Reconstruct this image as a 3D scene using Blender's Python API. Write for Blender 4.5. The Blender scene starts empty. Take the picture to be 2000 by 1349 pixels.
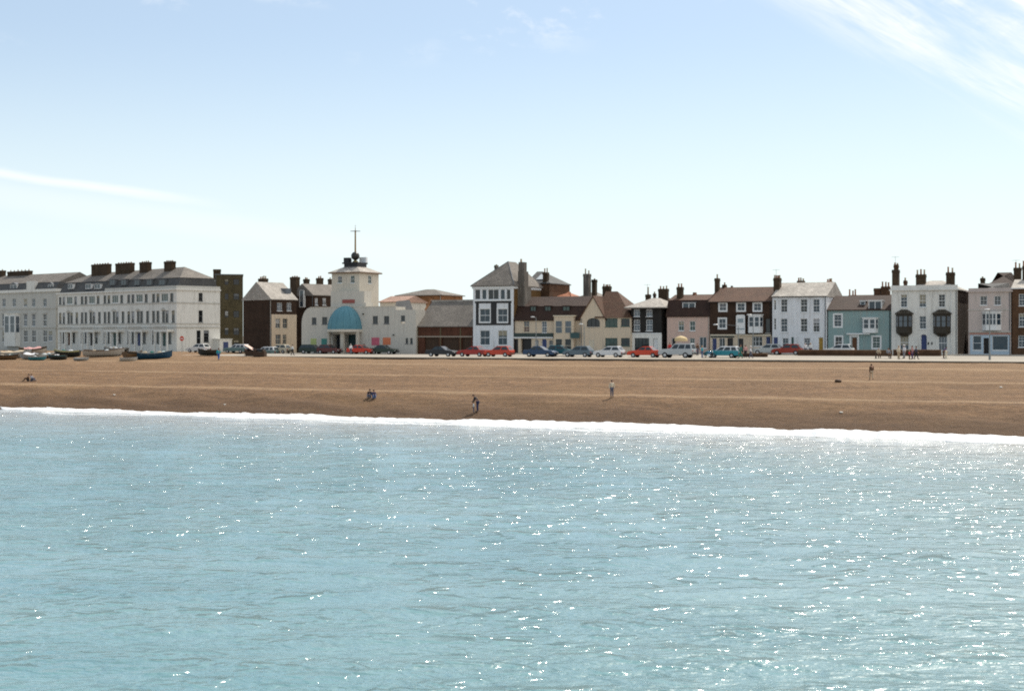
import bpy, bmesh, math, random
from mathutils import Vector, Matrix, noise
random.seed(7)
scene = bpy.context.scene
col = scene.collection
R = math.radians
sin, cos, pi = math.sin, math.cos, math.pi

# ------------------------------------------------------------------ camera
CAM_H, F_PX, HORIZON = 8.5, 2778.0, 655.0        # eye height over the sea; focal length and horizon on a 2000 px wide frame
cam_data = bpy.data.cameras.new('camera')
cam = bpy.data.objects.new('camera', cam_data)
col.objects.link(cam)
cam.location = (0, 0, CAM_H)
cam.rotation_euler = (pi / 2, 0, 0)
cam_data.sensor_width = 36.0
cam_data.lens = 36.0 * F_PX / 2000.0
cam_data.shift_y = -(674.5 - HORIZON) / 2000.0
cam_data.clip_start, cam_data.clip_end = 0.5, 20000
scene.camera = cam

# ------------------------------------------------------------------ light
SUN_EL, SUN_AZ = R(50), R(35)                     # azimuth clockwise from the viewing direction (+Y)
sun_dir = Vector((cos(SUN_EL) * sin(SUN_AZ), cos(SUN_EL) * cos(SUN_AZ), sin(SUN_EL)))
sd = bpy.data.lights.new('sun', 'SUN')
sd.energy, sd.angle, sd.color = 3.2, R(0.53), (1.0, 0.93, 0.82)
sun = bpy.data.objects.new('sun', sd)
col.objects.link(sun)
sun.rotation_euler = (-sun_dir).to_track_quat('-Z', 'Y').to_euler()
sun.location = (60, 60, 90)

world = bpy.data.worlds.new('World')
scene.world = world
world.use_nodes = True
wn, wl = world.node_tree.nodes, world.node_tree.links
wn.clear()


class NT:
    """small helper to write node maths"""
    def __init__(s, tree):
        s.n, s.l = tree.nodes, tree.links

    def put(s, sock, v):
        if isinstance(v, (int, float)):
            sock.default_value = v
        elif isinstance(v, (tuple, list)):
            sock.default_value = v
        elif v is not None:
            s.l.new(v, sock)

    def m(s, op, a, b=None, c=None, clamp=False):
        k = s.n.new('ShaderNodeMath')
        k.operation, k.use_clamp = op, clamp
        for i, v in enumerate((a, b, c)):
            if v is not None:
                s.put(k.inputs[i], v)
        return k.outputs[0]

    def ramp(s, v, lo, hi, a=0.0, b=1.0, smooth=True):
        k = s.n.new('ShaderNodeMapRange')
        k.interpolation_type = 'SMOOTHSTEP' if smooth else 'LINEAR'
        s.put(k.inputs['Value'], v)
        for nm, q in (('From Min', lo), ('From Max', hi), ('To Min', a), ('To Max', b)):
            k.inputs[nm].default_value = q
        return k.outputs[0]

    def noise(s, vec, scale, detail=3, rough=0.55, dist=0.0):
        k = s.n.new('ShaderNodeTexNoise')
        s.put(k.inputs['Vector'], vec)
        k.inputs['Scale'].default_value = scale
        k.inputs['Detail'].default_value = detail
        k.inputs['Roughness'].default_value = rough
        k.inputs['Distortion'].default_value = dist
        return k.outputs['Fac']

    def xyz(s, x, y, z=0.0):
        k = s.n.new('ShaderNodeCombineXYZ')
        for i, v in enumerate((x, y, z)):
            s.put(k.inputs[i], v)
        return k.outputs[0]

    def sep(s, v):
        k = s.n.new('ShaderNodeSeparateXYZ')
        s.put(k.inputs[0], v)
        return k.outputs

    def mix(s, f, a, b):
        k = s.n.new('ShaderNodeMix')
        k.data_type = 'RGBA'
        s.put(k.inputs[0], f)
        s.put(k.inputs[6], (*a, 1) if isinstance(a, (tuple, list)) and len(a) == 3 else a)
        s.put(k.inputs[7], (*b, 1) if isinstance(b, (tuple, list)) and len(b) == 3 else b)
        return k.outputs[2]

    def bump(s, h, strength, dist, normal=None):
        k = s.n.new('ShaderNodeBump')
        s.put(k.inputs['Height'], h)
        k.inputs['Strength'].default_value = strength
        k.inputs['Distance'].default_value = dist
        if normal is not None:
            s.l.new(normal, k.inputs['Normal'])
        return k.outputs[0]


W = NT(world.node_tree)
sky = wn.new('ShaderNodeTexSky')
sky.sky_type, sky.sun_disc = 'NISHITA', False
sky.sun_elevation, sky.sun_rotation = SUN_EL, SUN_AZ
sky.altitude, sky.air_density, sky.dust_density, sky.ozone_density = 0, 0.95, 0.6, 3.0
tc = wn.new('ShaderNodeTexCoord')
gx, gy, gz = W.sep(tc.outputs['Generated'])
az = W.m('MULTIPLY', W.m('ARCTAN2', gx, gy), 57.2958)           # degrees right of the pier's view
el = W.m('MULTIPLY', W.m('ARCSINE', gz), 57.2958)
# cirrus fanning across the upper right
ang = R(-31)
ca = W.m('ADD', W.m('MULTIPLY', az, cos(ang)), W.m('MULTIPLY', el, sin(ang)))
cq = W.m('SUBTRACT', W.m('MULTIPLY', el, cos(ang)), W.m('MULTIPLY', az, sin(ang)))
cn1 = W.noise(W.xyz(W.m('MULTIPLY', ca, 0.07), W.m('MULTIPLY', cq, 0.55)), 1.0, 6, 0.6, 0.4)
cn2 = W.noise(W.xyz(W.m('MULTIPLY', ca, 0.25), W.m('MULTIPLY', cq, 1.5), 3.0), 1.0, 5, 0.65, 0.3)
cirrus = W.m('MULTIPLY', W.ramp(W.m('ADD', cn1, W.m('MULTIPLY', cn2, 0.35)), 0.53, 0.86), W.ramp(cq, 15.8, 18.0))
cirrus = W.m('ADD', cirrus, W.m('MULTIPLY', W.ramp(cq, 19.8, 22.2), W.ramp(cn1, 0.2, 0.6)), clamp=True)
# long thin streak to the left
sq = W.m('ADD', W.m('SUBTRACT', el, 6.05), W.m('MULTIPLY', W.m('ADD', az, 19.0), 0.125))
sw = W.noise(W.xyz(W.m('MULTIPLY', az, 0.25), W.m('MULTIPLY', el, 1.2), 8.0), 1.0, 4, 0.6)
sq = W.m('ADD', sq, W.m('MULTIPLY', W.m('SUBTRACT', sw, 0.5), 0.35))
streak = W.m('MULTIPLY', W.ramp(W.m('ABSOLUTE', sq), 0.0, 0.30, 0.62, 0.0), W.ramp(az, -16.0, -10.5, 1.0, 0.0))
haze_st = W.m('MULTIPLY', W.ramp(W.m('ABSOLUTE', W.m('ADD', sq, 0.85)), 0.1, 0.8, 0.2, 0.0), W.ramp(az, -12.0, 2.0, 1.0, 0.0))
# small torn puffs high up
pn = W.noise(W.xyz(W.m('MULTIPLY', az, 0.42), W.m('MULTIPLY', el, 0.75), 1.4), 1.0, 6, 0.62, 0.2)
pm = W.noise(W.xyz(W.m('MULTIPLY', az, 0.1), W.m('MULTIPLY', el, 0.22), 5.2), 1.0, 2, 0.5)
puff = W.m('MULTIPLY', W.m('MULTIPLY', W.ramp(pn, 0.52, 0.70), W.ramp(pm, 0.42, 0.56)), W.ramp(el, 10.4, 12.0))
cloud = W.m('ADD', W.m('ADD', cirrus, streak), W.m('ADD', haze_st, W.m('MULTIPLY', puff, 0.45)), clamp=True)
CLOUD_RAD = 9.0
hazy = W.mix(W.ramp(W.m('ABSOLUTE', el), 0.0, 12.5, 0.92, 0.30), sky.outputs[0], (7.4, 8.3, 8.3))   # pale sea haze all round the horizon
skyc = W.mix(W.m('MULTIPLY', cloud, 0.85), hazy, (CLOUD_RAD, CLOUD_RAD * 1.0, CLOUD_RAD * 1.0))
bg = wn.new('ShaderNodeBackground')
bg.inputs['Strength'].default_value = 0.093
wl.new(skyc, bg.inputs['Color'])
wo = wn.new('ShaderNodeOutputWorld')
wl.new(bg.outputs[0], wo.inputs['Surface'])

vs = scene.view_settings
vs.view_transform, vs.look, vs.gamma, vs.use_curve_mapping = 'Standard', 'None', 1.0, False
vs.exposure = 0.45
scene.cycles.use_denoising = False
scene.cycles.filter_width = 1.9
scene.cycles.max_bounces = 5
scene.cycles.sample_clamp_indirect = 4.0

# ------------------------------------------------------------------ helpers
def link(o, parent=None):
    col.objects.link(o)
    if parent is not None:
        o.parent = parent
    return o


def tag(o, label=None, cat=None, group=None, kind=None):
    for k, v in (('label', label), ('category', cat), ('group', group), ('kind', kind)):
        if v:
            o[k] = v
    return o


def empty(name, loc, rz=0.0, label=None, cat=None, group=None):
    o = bpy.data.objects.new(name, None)
    o.empty_display_size = 0.3
    o.location, o.rotation_euler = loc, (0, 0, rz)
    link(o)
    return tag(o, label, cat, group)


class MB:
    """collects faces and links them as one mesh object"""
    def __init__(s, xf=None):
        s.v, s.f, s.mi, s.xf, s.cur = [], [], [], xf, 0

    def face(s, pts):
        i = len(s.v)
        for p in pts:
            s.v.append(s.xf(*p) if s.xf else tuple(p))
        s.f.append(tuple(range(i, i + len(pts))))
        s.mi.append(s.cur)

    def poly(s, verts, faces):
        i = len(s.v)
        s.v += [s.xf(*p) if s.xf else tuple(p) for p in verts]
        s.f += [tuple(i + k for k in f) for f in faces]
        s.mi += [s.cur] * len(faces)

    def box(s, x0, x1, y0, y1, z0, z1):
        s.poly([(x0, y0, z0), (x1, y0, z0), (x1, y1, z0), (x0, y1, z0), (x0, y0, z1), (x1, y0, z1), (x1, y1, z1), (x0, y1, z1)],
               [(0, 3, 2, 1), (4, 5, 6, 7), (0, 1, 5, 4), (1, 2, 6, 5), (2, 3, 7, 6), (3, 0, 4, 7)])

    def prism(s, poly, h0, h1, axis='z'):
        """extrude a 2-D polygon; axis z: (x,y), y: (x,z), x: (y,z)"""
        mp = {'z': lambda a, b, h: (a, b, h), 'y': lambda a, b, h: (a, h, b), 'x': lambda a, b, h: (h, a, b)}[axis]
        n = len(poly)
        v = [mp(a, b, h0) for a, b in poly] + [mp(a, b, h1) for a, b in poly]
        f = [tuple(range(n))[::-1], tuple(range(n, 2 * n))]
        f += [(i, (i + 1) % n, n + (i + 1) % n, n + i) for i in range(n)]
        s.poly(v, f)

    def tube(s, a, b, r0, r1=None, n=8, cap=True):
        a, b = Vector(a), Vector(b)
        r1 = r0 if r1 is None else r1
        q = (b - a).to_track_quat('Z', 'Y')
        v = []
        for c, r in ((a, r0), (b, r1)):
            for k in range(n):
                v.append(tuple(c + q @ Vector((r * cos(2 * pi * k / n), r * sin(2 * pi * k / n), 0))))
        f = [(k, (k + 1) % n, n + (k + 1) % n, n + k) for k in range(n)]
        if cap:
            f += [tuple(range(n))[::-1], tuple(range(n, 2 * n))]
        s.poly(v, f)

    def lathe(s, c, prof, n=16, a0=0.0, a1=2 * pi, sx=1.0, sy=1.0):
        """prof: (radius, z) pairs turned round the vertical through c"""
        full = abs(a1 - a0 - 2 * pi) < 1e-6
        m = n if full else n + 1
        v = []
        for r, z in prof:
            for k in range(m):
                t = a0 + (a1 - a0) * k / n
                v.append((c[0] + sx * r * cos(t), c[1] + sy * r * sin(t), c[2] + z))
        f = []
        for j in range(len(prof) - 1):
            for k in range(n):
                k2 = (k + 1) % m
                f.append((j * m + k, j * m + k2, (j + 1) * m + k2, (j + 1) * m + k))
        s.poly(v, f)

    def ball(s, c, rx, ry=None, rz=None, n=10):
        ry, rz = ry or rx, rz or rx
        prof = [(sin(pi * i / n), -cos(pi * i / n)) for i in range(n + 1)]
        prof = [(max(r, 1e-4), z) for r, z in prof]
        i0 = len(s.v)
        xf, s.xf = s.xf, None
        s.lathe((0, 0, 0), prof, n)
        s.xf = xf
        for i in range(i0, len(s.v)):
            p = s.v[i]
            q = (c[0] + p[0] * rx, c[1] + p[1] * ry, c[2] + p[2] * rz)
            s.v[i] = xf(*q) if xf else q

    def mesh(s, name, mats, smooth=False, fix=True):
        me = bpy.data.meshes.new(name)
        me.from_pydata(s.v, [], s.f)
        for m in mats if isinstance(mats, (list, tuple)) else [mats]:
            me.materials.append(m)
        if any(s.mi):
            me.polygons.foreach_set('material_index', s.mi)
        if fix:
            bm = bmesh.new()
            bm.from_mesh(me)
            bmesh.ops.remove_doubles(bm, verts=bm.verts, dist=1e-4)
            bmesh.ops.recalc_face_normals(bm, faces=bm.faces)
            bm.to_mesh(me)
            bm.free()
        if smooth:
            me.polygons.foreach_set('use_smooth', [True] * len(me.polygons))
        me.update()
        return me

    def build(s, name, mats, parent=None, smooth=False, fix=True):
        return link(bpy.data.objects.new(name, s.mesh(name, mats, smooth, fix)), parent)


def wpx(px, Y):
    """world x of an image column at depth Y"""
    return (px - 1000.0) / F_PX * Y


# ------------------------------------------------------------------ materials
MATS = {}


def new_mat(name):
    m = bpy.data.materials.new(name)
    m.use_nodes = True
    m.node_tree.nodes.clear()
    t = NT(m.node_tree)
    out = t.n.new('ShaderNodeOutputMaterial')
    p = t.n.new('ShaderNodeBsdfPrincipled')
    t.l.new(p.outputs[0], out.inputs[0])
    return m, t, p


def obj_co(t):
    k = t.n.new('ShaderNodeTexCoord')
    return k.outputs['Object']


def mixk(c, k):
    return tuple(min(1.0, max(0.0, x * k)) for x in c)


def plain(name, c, rough=0.6, var=0.15, scale=3.0, metal=0.0, spec=0.4, coat=0.0):
    if name in MATS:
        return MATS[name]
    m, t, p = new_mat(name)
    n = t.noise(obj_co(t), scale, 4, 0.6)
    t.put(p.inputs['Base Color'], t.mix(n, mixk(c, 1 - var), mixk(c, 1 + var)))
    p.inputs['Roughness'].default_value = rough
    p.inputs['Metallic'].default_value = metal
    p.inputs['Specular IOR Level'].default_value = spec
    p.inputs['Coat Weight'].default_value = coat
    p.inputs['Coat Roughness'].default_value = 0.08
    MATS[name] = m
    return m


def stucco(name, c, var=0.10, dirt=(0.32, 0.30, 0.26), amount=0.35):
    """painted render: blotches, rain streaks, fine grain"""
    if name in MATS:
        return MATS[name]
    m, t, p = new_mat(name)
    co = obj_co(t)
    x, y, z = t.sep(co)
    blot = t.noise(co, 0.45, 5, 0.62)
    st = t.noise(t.xyz(t.m('MULTIPLY', t.m('ADD', x, y), 2.2), t.m('MULTIPLY', z, 0.18)), 1.0, 5, 0.65)
    base = t.mix(blot, mixk(c, 1 - var), mixk(c, 1 + var))
    f = t.m('MULTIPLY', t.m('MULTIPLY', t.ramp(st, 0.42, 0.74), t.ramp(blot, 0.3, 0.65)), amount * 1.9)
    base = t.mix(f, base, dirt)
    g = t.noise(co, 14.0, 3, 0.6)
    base = t.mix(t.m('MULTIPLY', g, 0.12), base, mixk(c, 0.7))
    t.put(p.inputs['Base Color'], base)
    p.inputs['Roughness'].default_value = 0.85
    p.inputs['Specular IOR Level'].default_value = 0.25
    t.l.new(t.bump(g, 0.35, 0.02), p.inputs['Normal'])
    MATS[name] = m
    return m


def brickwork(name, c, mortar=None, w=0.225, h=0.075, var=0.3):
    if name in MATS:
        return MATS[name]
    m, t, p = new_mat(name)
    co = obj_co(t)
    x, y, z = t.sep(co)
    k = t.n.new('ShaderNodeTexBrick')
    t.l.new(t.xyz(t.m('ADD', x, y), z), k.inputs['Vector'])
    k.inputs['Scale'].default_value = 1.0
    k.inputs['Brick Width'].default_value, k.inputs['Row Height'].default_value = w, h
    k.inputs['Mortar Size'].default_value = 0.008
    k.inputs['Color1'].default_value = (*mixk(c, 1 - var), 1)
    k.inputs['Color2'].default_value = (*mixk(c, 1 + var), 1)
    k.inputs['Mortar'].default_value = (*(mortar or mixk(c, 1.5)), 1)
    n = t.noise(co, 0.7, 5, 0.65)
    t.put(p.inputs['Base Color'], t.mix(t.ramp(n, 0.35, 0.75), k.outputs['Color'], mixk(c, 0.62)))
    p.inputs['Roughness'].default_value = 0.9
    p.inputs['Specular IOR Level'].default_value = 0.2
    t.l.new(t.bump(k.outputs['Fac'], 0.4, -0.01), p.inputs['Normal'])
    MATS[name] = m
    return m


def roofing(name, c, row=0.2, w=0.3, var=0.25, lichen=(0.32, 0.29, 0.2), rough=0.75):
    """slates or tiles laid in courses, with patches and lichen"""
    if name in MATS:
        return MATS[name]
    m, t, p = new_mat(name)
    co = obj_co(t)
    x, y, z = t.sep(co)
    k = t.n.new('ShaderNodeTexBrick')
    t.l.new(t.xyz(t.m('ADD', x, y), t.m('MULTIPLY', z, 1.6)), k.inputs['Vector'])
    k.inputs['Scale'].default_value = 1.0
    k.inputs['Brick Width'].default_value, k.inputs['Row Height'].default_value = w, row
    k.inputs['Mortar Size'].default_value = 0.012
    k.inputs['Color1'].default_value = (*mixk(c, 1 - var), 1)
    k.inputs['Color2'].default_value = (*mixk(c, 1 + var), 1)
    k.inputs['Mortar'].default_value = (*mixk(c, 0.45), 1)
    n = t.noise(co, 0.5, 6, 0.68)
    n2 = t.noise(co, 2.6, 5, 0.7)
    b = t.mix(t.ramp(n, 0.3, 0.72), k.outputs['Color'], mixk(c, 0.6))
    b = t.mix(t.m('MULTIPLY', t.ramp(n2, 0.55, 0.75), 0.5), b, lichen)
    t.put(p.inputs['Base Color'], b)
    p.inputs['Roughness'].default_value = rough
    p.inputs['Specular IOR Level'].default_value = 0.3
    t.l.new(t.bump(k.outputs['Fac'], 0.6, -0.02), p.inputs['Normal'])
    MATS[name] = m
    return m


def glass(name, c, rough=0.06):
    if name in MATS:
        return MATS[name]
    m, t, p = new_mat(name)
    n = t.noise(obj_co(t), 1.3, 2, 0.5)
    t.put(p.inputs['Base Color'], t.mix(n, mixk(c, 0.7), mixk(c, 1.3)))
    p.inputs['Roughness'].default_value = rough
    p.inputs['IOR'].default_value = 1.52
    t.l.new(t.bump(n, 0.25, 0.02), p.inputs['Normal'])
    MATS[name] = m
    return m


G_DARK = glass('glass_dark', (0.012, 0.014, 0.016))
G_BLUE = glass('glass_blue', (0.02, 0.038, 0.055))
G_NET = glass('glass_net_curtain', (0.10, 0.12, 0.14), 0.2)
G_GREEN = glass('glass_green', (0.03, 0.06, 0.05))
P_WHITE = plain('paint_white', (0.72, 0.73, 0.72), 0.5, 0.06)
P_CREAM = plain('paint_cream', (0.62, 0.55, 0.42), 0.5, 0.08)
P_BLACK = plain('paint_black', (0.015, 0.014, 0.014), 0.45, 0.2)
P_LEAD = plain('lead_flashing', (0.12, 0.13, 0.14), 0.6, 0.15)
IRON = plain('cast_iron', (0.02, 0.02, 0.022), 0.5, 0.2)
TERRA = plain('terracotta_pot', (0.34, 0.15, 0.08), 0.8, 0.25)
POT_PALE = plain('buff_pot', (0.42, 0.32, 0.22), 0.8, 0.2)
STONE = stucco('stone_trim', (0.50, 0.48, 0.43))

# ------------------------------------------------------------------ the lie of the land
SH = R(25)                                          # the shore runs away to the left
SC, SS = cos(SH), sin(SH)
W0Y = 136.5


def shore(a, t):
    """a metres along the shore (to the right), t metres inland of the waterline -> world x, y"""
    return a * SC + t * SS, W0Y - a * SS + t * SC


def to_shore(X, Y):
    return X * SC - (Y - W0Y) * SS, X * SS + (Y - W0Y) * SC


def sstep(x, a, b):
    q = min(1.0, max(0.0, (x - a) / (b - a)))
    return q * q * (3 - 2 * q)


T_EDGE = 57.6


def zg(a, t):
    rise = 0.10 + 0.35 * sstep(a, -62, -12)
    return 5.35 + rise * min(1.0, max(0.0, (t - T_EDGE) / 14.4))


def zg_xy(X, Y):
    return zg(*to_shore(X, Y))


PROF = [(-60, -6), (-30, -3.2), (-6, -0.8), (0, 0.02), (11.2, 2.25), (12.2, 2.36), (15.2, 2.38), (17.0, 2.48), (27.6, 3.52), (28.6, 3.60), (31.6, 3.62),
        (35, 3.72), (45, 4.50), (46, 4.56), (48.5, 4.60), (57.0, 5.07), (70, 5.07), (200, 5.07)]


def zbeach(a, t):
    w = 0.9 * noise.noise((a * 0.035, 3.1, 0)) + 0.5 * noise.noise((a * 0.11, 7.7, t * 0.02))
    tt = t + w * sstep(t, 2, 9) * (1 - sstep(t, 44, 54))
    for (t0, z0), (t1, z1) in zip(PROF, PROF[1:]):
        if tt <= t1:
            z = z0 + (z1 - z0) * (tt - t0) / (t1 - t0)
            break
    z += 0.07 * noise.noise((a * 0.16, t * 0.3, 1.0)) * sstep(t, 1, 6) + 0.035 * noise.noise((a * 0.6, t * 0.8, 4.0))
    z += 0.17 * sin(a * 0.55 + t * 0.9 + 4 * noise.noise((a * 0.05, t * 0.1, 9))) * sstep(t, 2, 5) * (1 - sstep(t, 9, 12)) * (0.4 + 0.6 * (1 - sstep(a, -50, 10)))
    z += 0.06 * noise.noise((a * 0.35, t * 1.3, 12.0)) * sstep(t, 2, 5)
    up = (1 - sstep(a, -84, -46)) * 0.34 * sstep(t, 47, 57)         # shingle banks up to the promenade on the left
    up += 0.10 * noise.noise((a * 0.07, 2.2, 5.5)) * sstep(t, 50, 57) * (1 - sstep(t, 58, 60))
    if t > 58:
        z -= 0.5 * sstep(a, -95, -85)                                # runs on under the promenade slab
    return z + up


def grid(name, mat, av, tv, zf, smooth=True):
    v, f = [], []
    n = len(tv)
    for a in av:
        for t in tv:
            X, Y = shore(a, t)
            v.append((X, Y, zf(a, t)))
    for i in range(len(av) - 1):
        for j in range(n - 1):
            f.append((i * n + j, (i + 1) * n + j, (i + 1) * n + j + 1, i * n + j + 1))
    me = bpy.data.meshes.new(name)
    me.from_pydata(v, [], f)
    me.materials.append(mat)
    if smooth:
        me.polygons.foreach_set('use_smooth', [True] * len(f))
    me.update()
    return link(bpy.data.objects.new(name, me))


def frange(a, b, s):
    n = int(round((b - a) / s))
    return [a + (b - a) * i / n for i in range(n + 1)]


# ---- shingle
def shingle_mat():
    m, t, p = new_mat('shingle')
    co = obj_co(t)
    x, y, z = t.sep(co)
    ta = t.m('ADD', t.m('MULTIPLY', x, SC), t.m('MULTIPLY', t.m('SUBTRACT', y, W0Y), -SS))
    tt = t.m('ADD', t.m('MULTIPLY', x, SS), t.m('MULTIPLY', t.m('SUBTRACT', y, W0Y), SC))
    sv = t.xyz(t.m('MULTIPLY', ta, 0.16), tt)                        # bands of sorted stones lie along the shore
    n1 = t.noise(sv, 0.55, 6, 0.68, 0.3)
    n2 = t.noise(co, 3.2, 5, 0.75)
    n3 = t.noise(co, 17.0, 3, 0.7)
    n4 = t.noise(co, 0.09, 4, 0.6)
    n5 = t.noise(co, 1.15, 4, 0.72)
    c = t.mix(t.ramp(n1, 0.28, 0.72), (0.105, 0.050, 0.022), (0.325, 0.186, 0.095))
    c = t.mix(t.m('MULTIPLY', t.ramp(n2, 0.35, 0.7), 0.6), c, (0.34, 0.215, 0.112))
    c = t.mix(t.m('MULTIPLY', t.ramp(n5, 0.40, 0.62), 0.6), c, (0.12, 0.07, 0.036))
    c = t.mix(t.m('MULTIPLY', t.ramp(n3, 0.3, 0.75), 0.45), c, (0.085, 0.052, 0.03))
    c = t.mix(t.m('MULTIPLY', t.ramp(n4, 0.4, 0.7), 0.3), c, (0.24, 0.145, 0.068))
    weed = t.noise(t.xyz(t.m('MULTIPLY', ta, 0.3), t.m('MULTIPLY', tt, 1.1), 9.0), 1.0, 5, 0.7)
    c = t.mix(t.m('MULTIPLY', t.ramp(weed, 0.52, 0.72), 0.55), c, (0.075, 0.042, 0.02))
    tw = t.m('ADD', tt, t.m('MULTIPLY', t.m('SUBTRACT', t.noise(t.xyz(t.m('MULTIPLY', ta, 0.12), 3.0), 1.0, 4, 0.65), 0.5), 5.0))
    for t0 in (12.6, 29.2, 46.5):                                    # sunlit flat tops of the berms painted in as bands of pale stones
        band = t.ramp(t.m('ABSOLUTE', t.m('SUBTRACT', tw, t0 + 0.8)), 0.4, 2.2, 0.5, 0.0)
        c = t.mix(t.m('MULTIPLY', band, t.ramp(n2, 0.3, 0.6, 0.5, 1.0)), c, (0.42, 0.295, 0.175))
    c = t.mix(t.ramp(tt, 26.0, 56.0, 0.0, 0.32), c, (0.33, 0.218, 0.125))   # dry pale stones at the top, damp dark ones by the sea
    c = t.mix(t.ramp(t.m('ADD', tt, t.m('MULTIPLY', n1, 3.0)), 2.5, 14.0, 0.68, 0.0), c, (0.06, 0.033, 0.017))
    t.put(p.inputs['Base Color'], c)
    p.inputs['Roughness'].default_value = 0.9
    p.inputs['Specular IOR Level'].default_value = 0.25
    h = t.m('ADD', t.m('ADD', t.m('MULTIPLY', n2, 0.9), t.m('MULTIPLY', n3, 0.5)), t.m('MULTIPLY', n5, 1.6))
    t.l.new(t.bump(h, 0.9, 0.16), p.inputs['Normal'])
    return m


av = frange(-230, -135, 4)[:-1] + frange(-135, 95, 0.8) + frange(95, 260, 5)[1:]
tv = [-60, -30, -15] + frange(-8, 60, 0.5) + frange(60, 96, 3)[1:]
beach = tag(grid('beach', shingle_mat(), av, tv, zbeach), kind='structure')

# ---- promenade, road, pavement, land behind
CONC = stucco('promenade_concrete', (0.41, 0.365, 0.30), 0.15, (0.25, 0.22, 0.18), 0.5)
ASPH = stucco('worn_asphalt', (0.345, 0.31, 0.26), 0.16, (0.2, 0.18, 0.16), 0.5)
WALLC = stucco('shaded_edge_beam', (0.10, 0.075, 0.05), 0.3, (0.05, 0.04, 0.03), 0.6)  # seaward face of the slab: its shade is put into this dark colour


def wob(a):
    return 0.16 * noise.noise((a * 0.05, 0.3, 2.0)) + 0.08 * noise.noise((a * 0.3, 5.3, 2.0))


pv, pf = [], []
pa = frange(-86, 260, 2.0)
for a in pa:
    e = T_EDGE + wob(a)
    z = zg(a, T_EDGE)
    for t, zz in ((e + 0.05, z - 0.9), (e, z - 0.10), (e, z), (61.0, zg(a, 61.0)), (61.0, zg(a, 61) - 0.5)):
        X, Y = shore(a, t)
        pv.append((X, Y, zz))
for i in range(len(pa) - 1):
    for j in range(4):
        pf.append((i * 5 + j, i * 5 + 5 + j, i * 5 + 6 + j, i * 5 + 1 + j))
me = bpy.data.meshes.new('promenade')
me.from_pydata(pv, [], pf)
me.materials.append(CONC)
me.materials.append(WALLC)
me.polygons.foreach_set('material_index', [1 if k % 4 == 0 else 0 for k in range(len(pf))])
me.update()
tag(link(bpy.data.objects.new('promenade', me)), kind='structure')
tag(grid('road', ASPH, frange(-86, 260, 4), frange(61.0, 130, 3), lambda a, t: zg(a, t) - 0.09), kind='structure')

PAVE = stucco('pavement_slabs', (0.44, 0.40, 0.34), 0.12, (0.22, 0.2, 0.18), 0.5)
mb = MB()
for a0, a1 in ((-42, 110),):
    q = frange(a0, a1, 4)
    for b0, b1 in zip(q, q[1:]):
        P = []
        for a, t in ((b0, 82.0), (b1, 82.0), (b1, 90.0), (b0, 90.0)):
            P.append((*shore(a, t), zg(a, t) + 0.03))
        low = [(x, y, z - 0.3) for x, y, z in P]
        mb.poly(P + low, [(0, 1, 2, 3), (0, 4, 5, 1)])
tag(mb.build('pavement', PAVE), kind='structure')

mb = MB()
LAND = stucco('inland_ground', (0.30, 0.27, 0.22))
P = [(*shore(a, t), 5.2) for a, t in ((-4000, 96), (4000, 96), (4000, 6000), (-4000, 6000))]
mb.poly(P, [(0, 1, 2, 3)])
P = [(*shore(a, t), z) for a, t, z in ((-4000, -60, -6), (-229, -60, -6), (-229, 97, 5.1), (-4000, 97, 5.1))]
mb.poly(P, [(0, 1, 2, 3)])
P = [(*shore(a, t), z) for a, t, z in ((259, -60, -6), (4000, -60, -6), (4000, 97, 5.1), (259, 97, 5.1))]
mb.poly(P, [(0, 1, 2, 3)])
tag(mb.build('ground', LAND), kind='structure')

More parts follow.
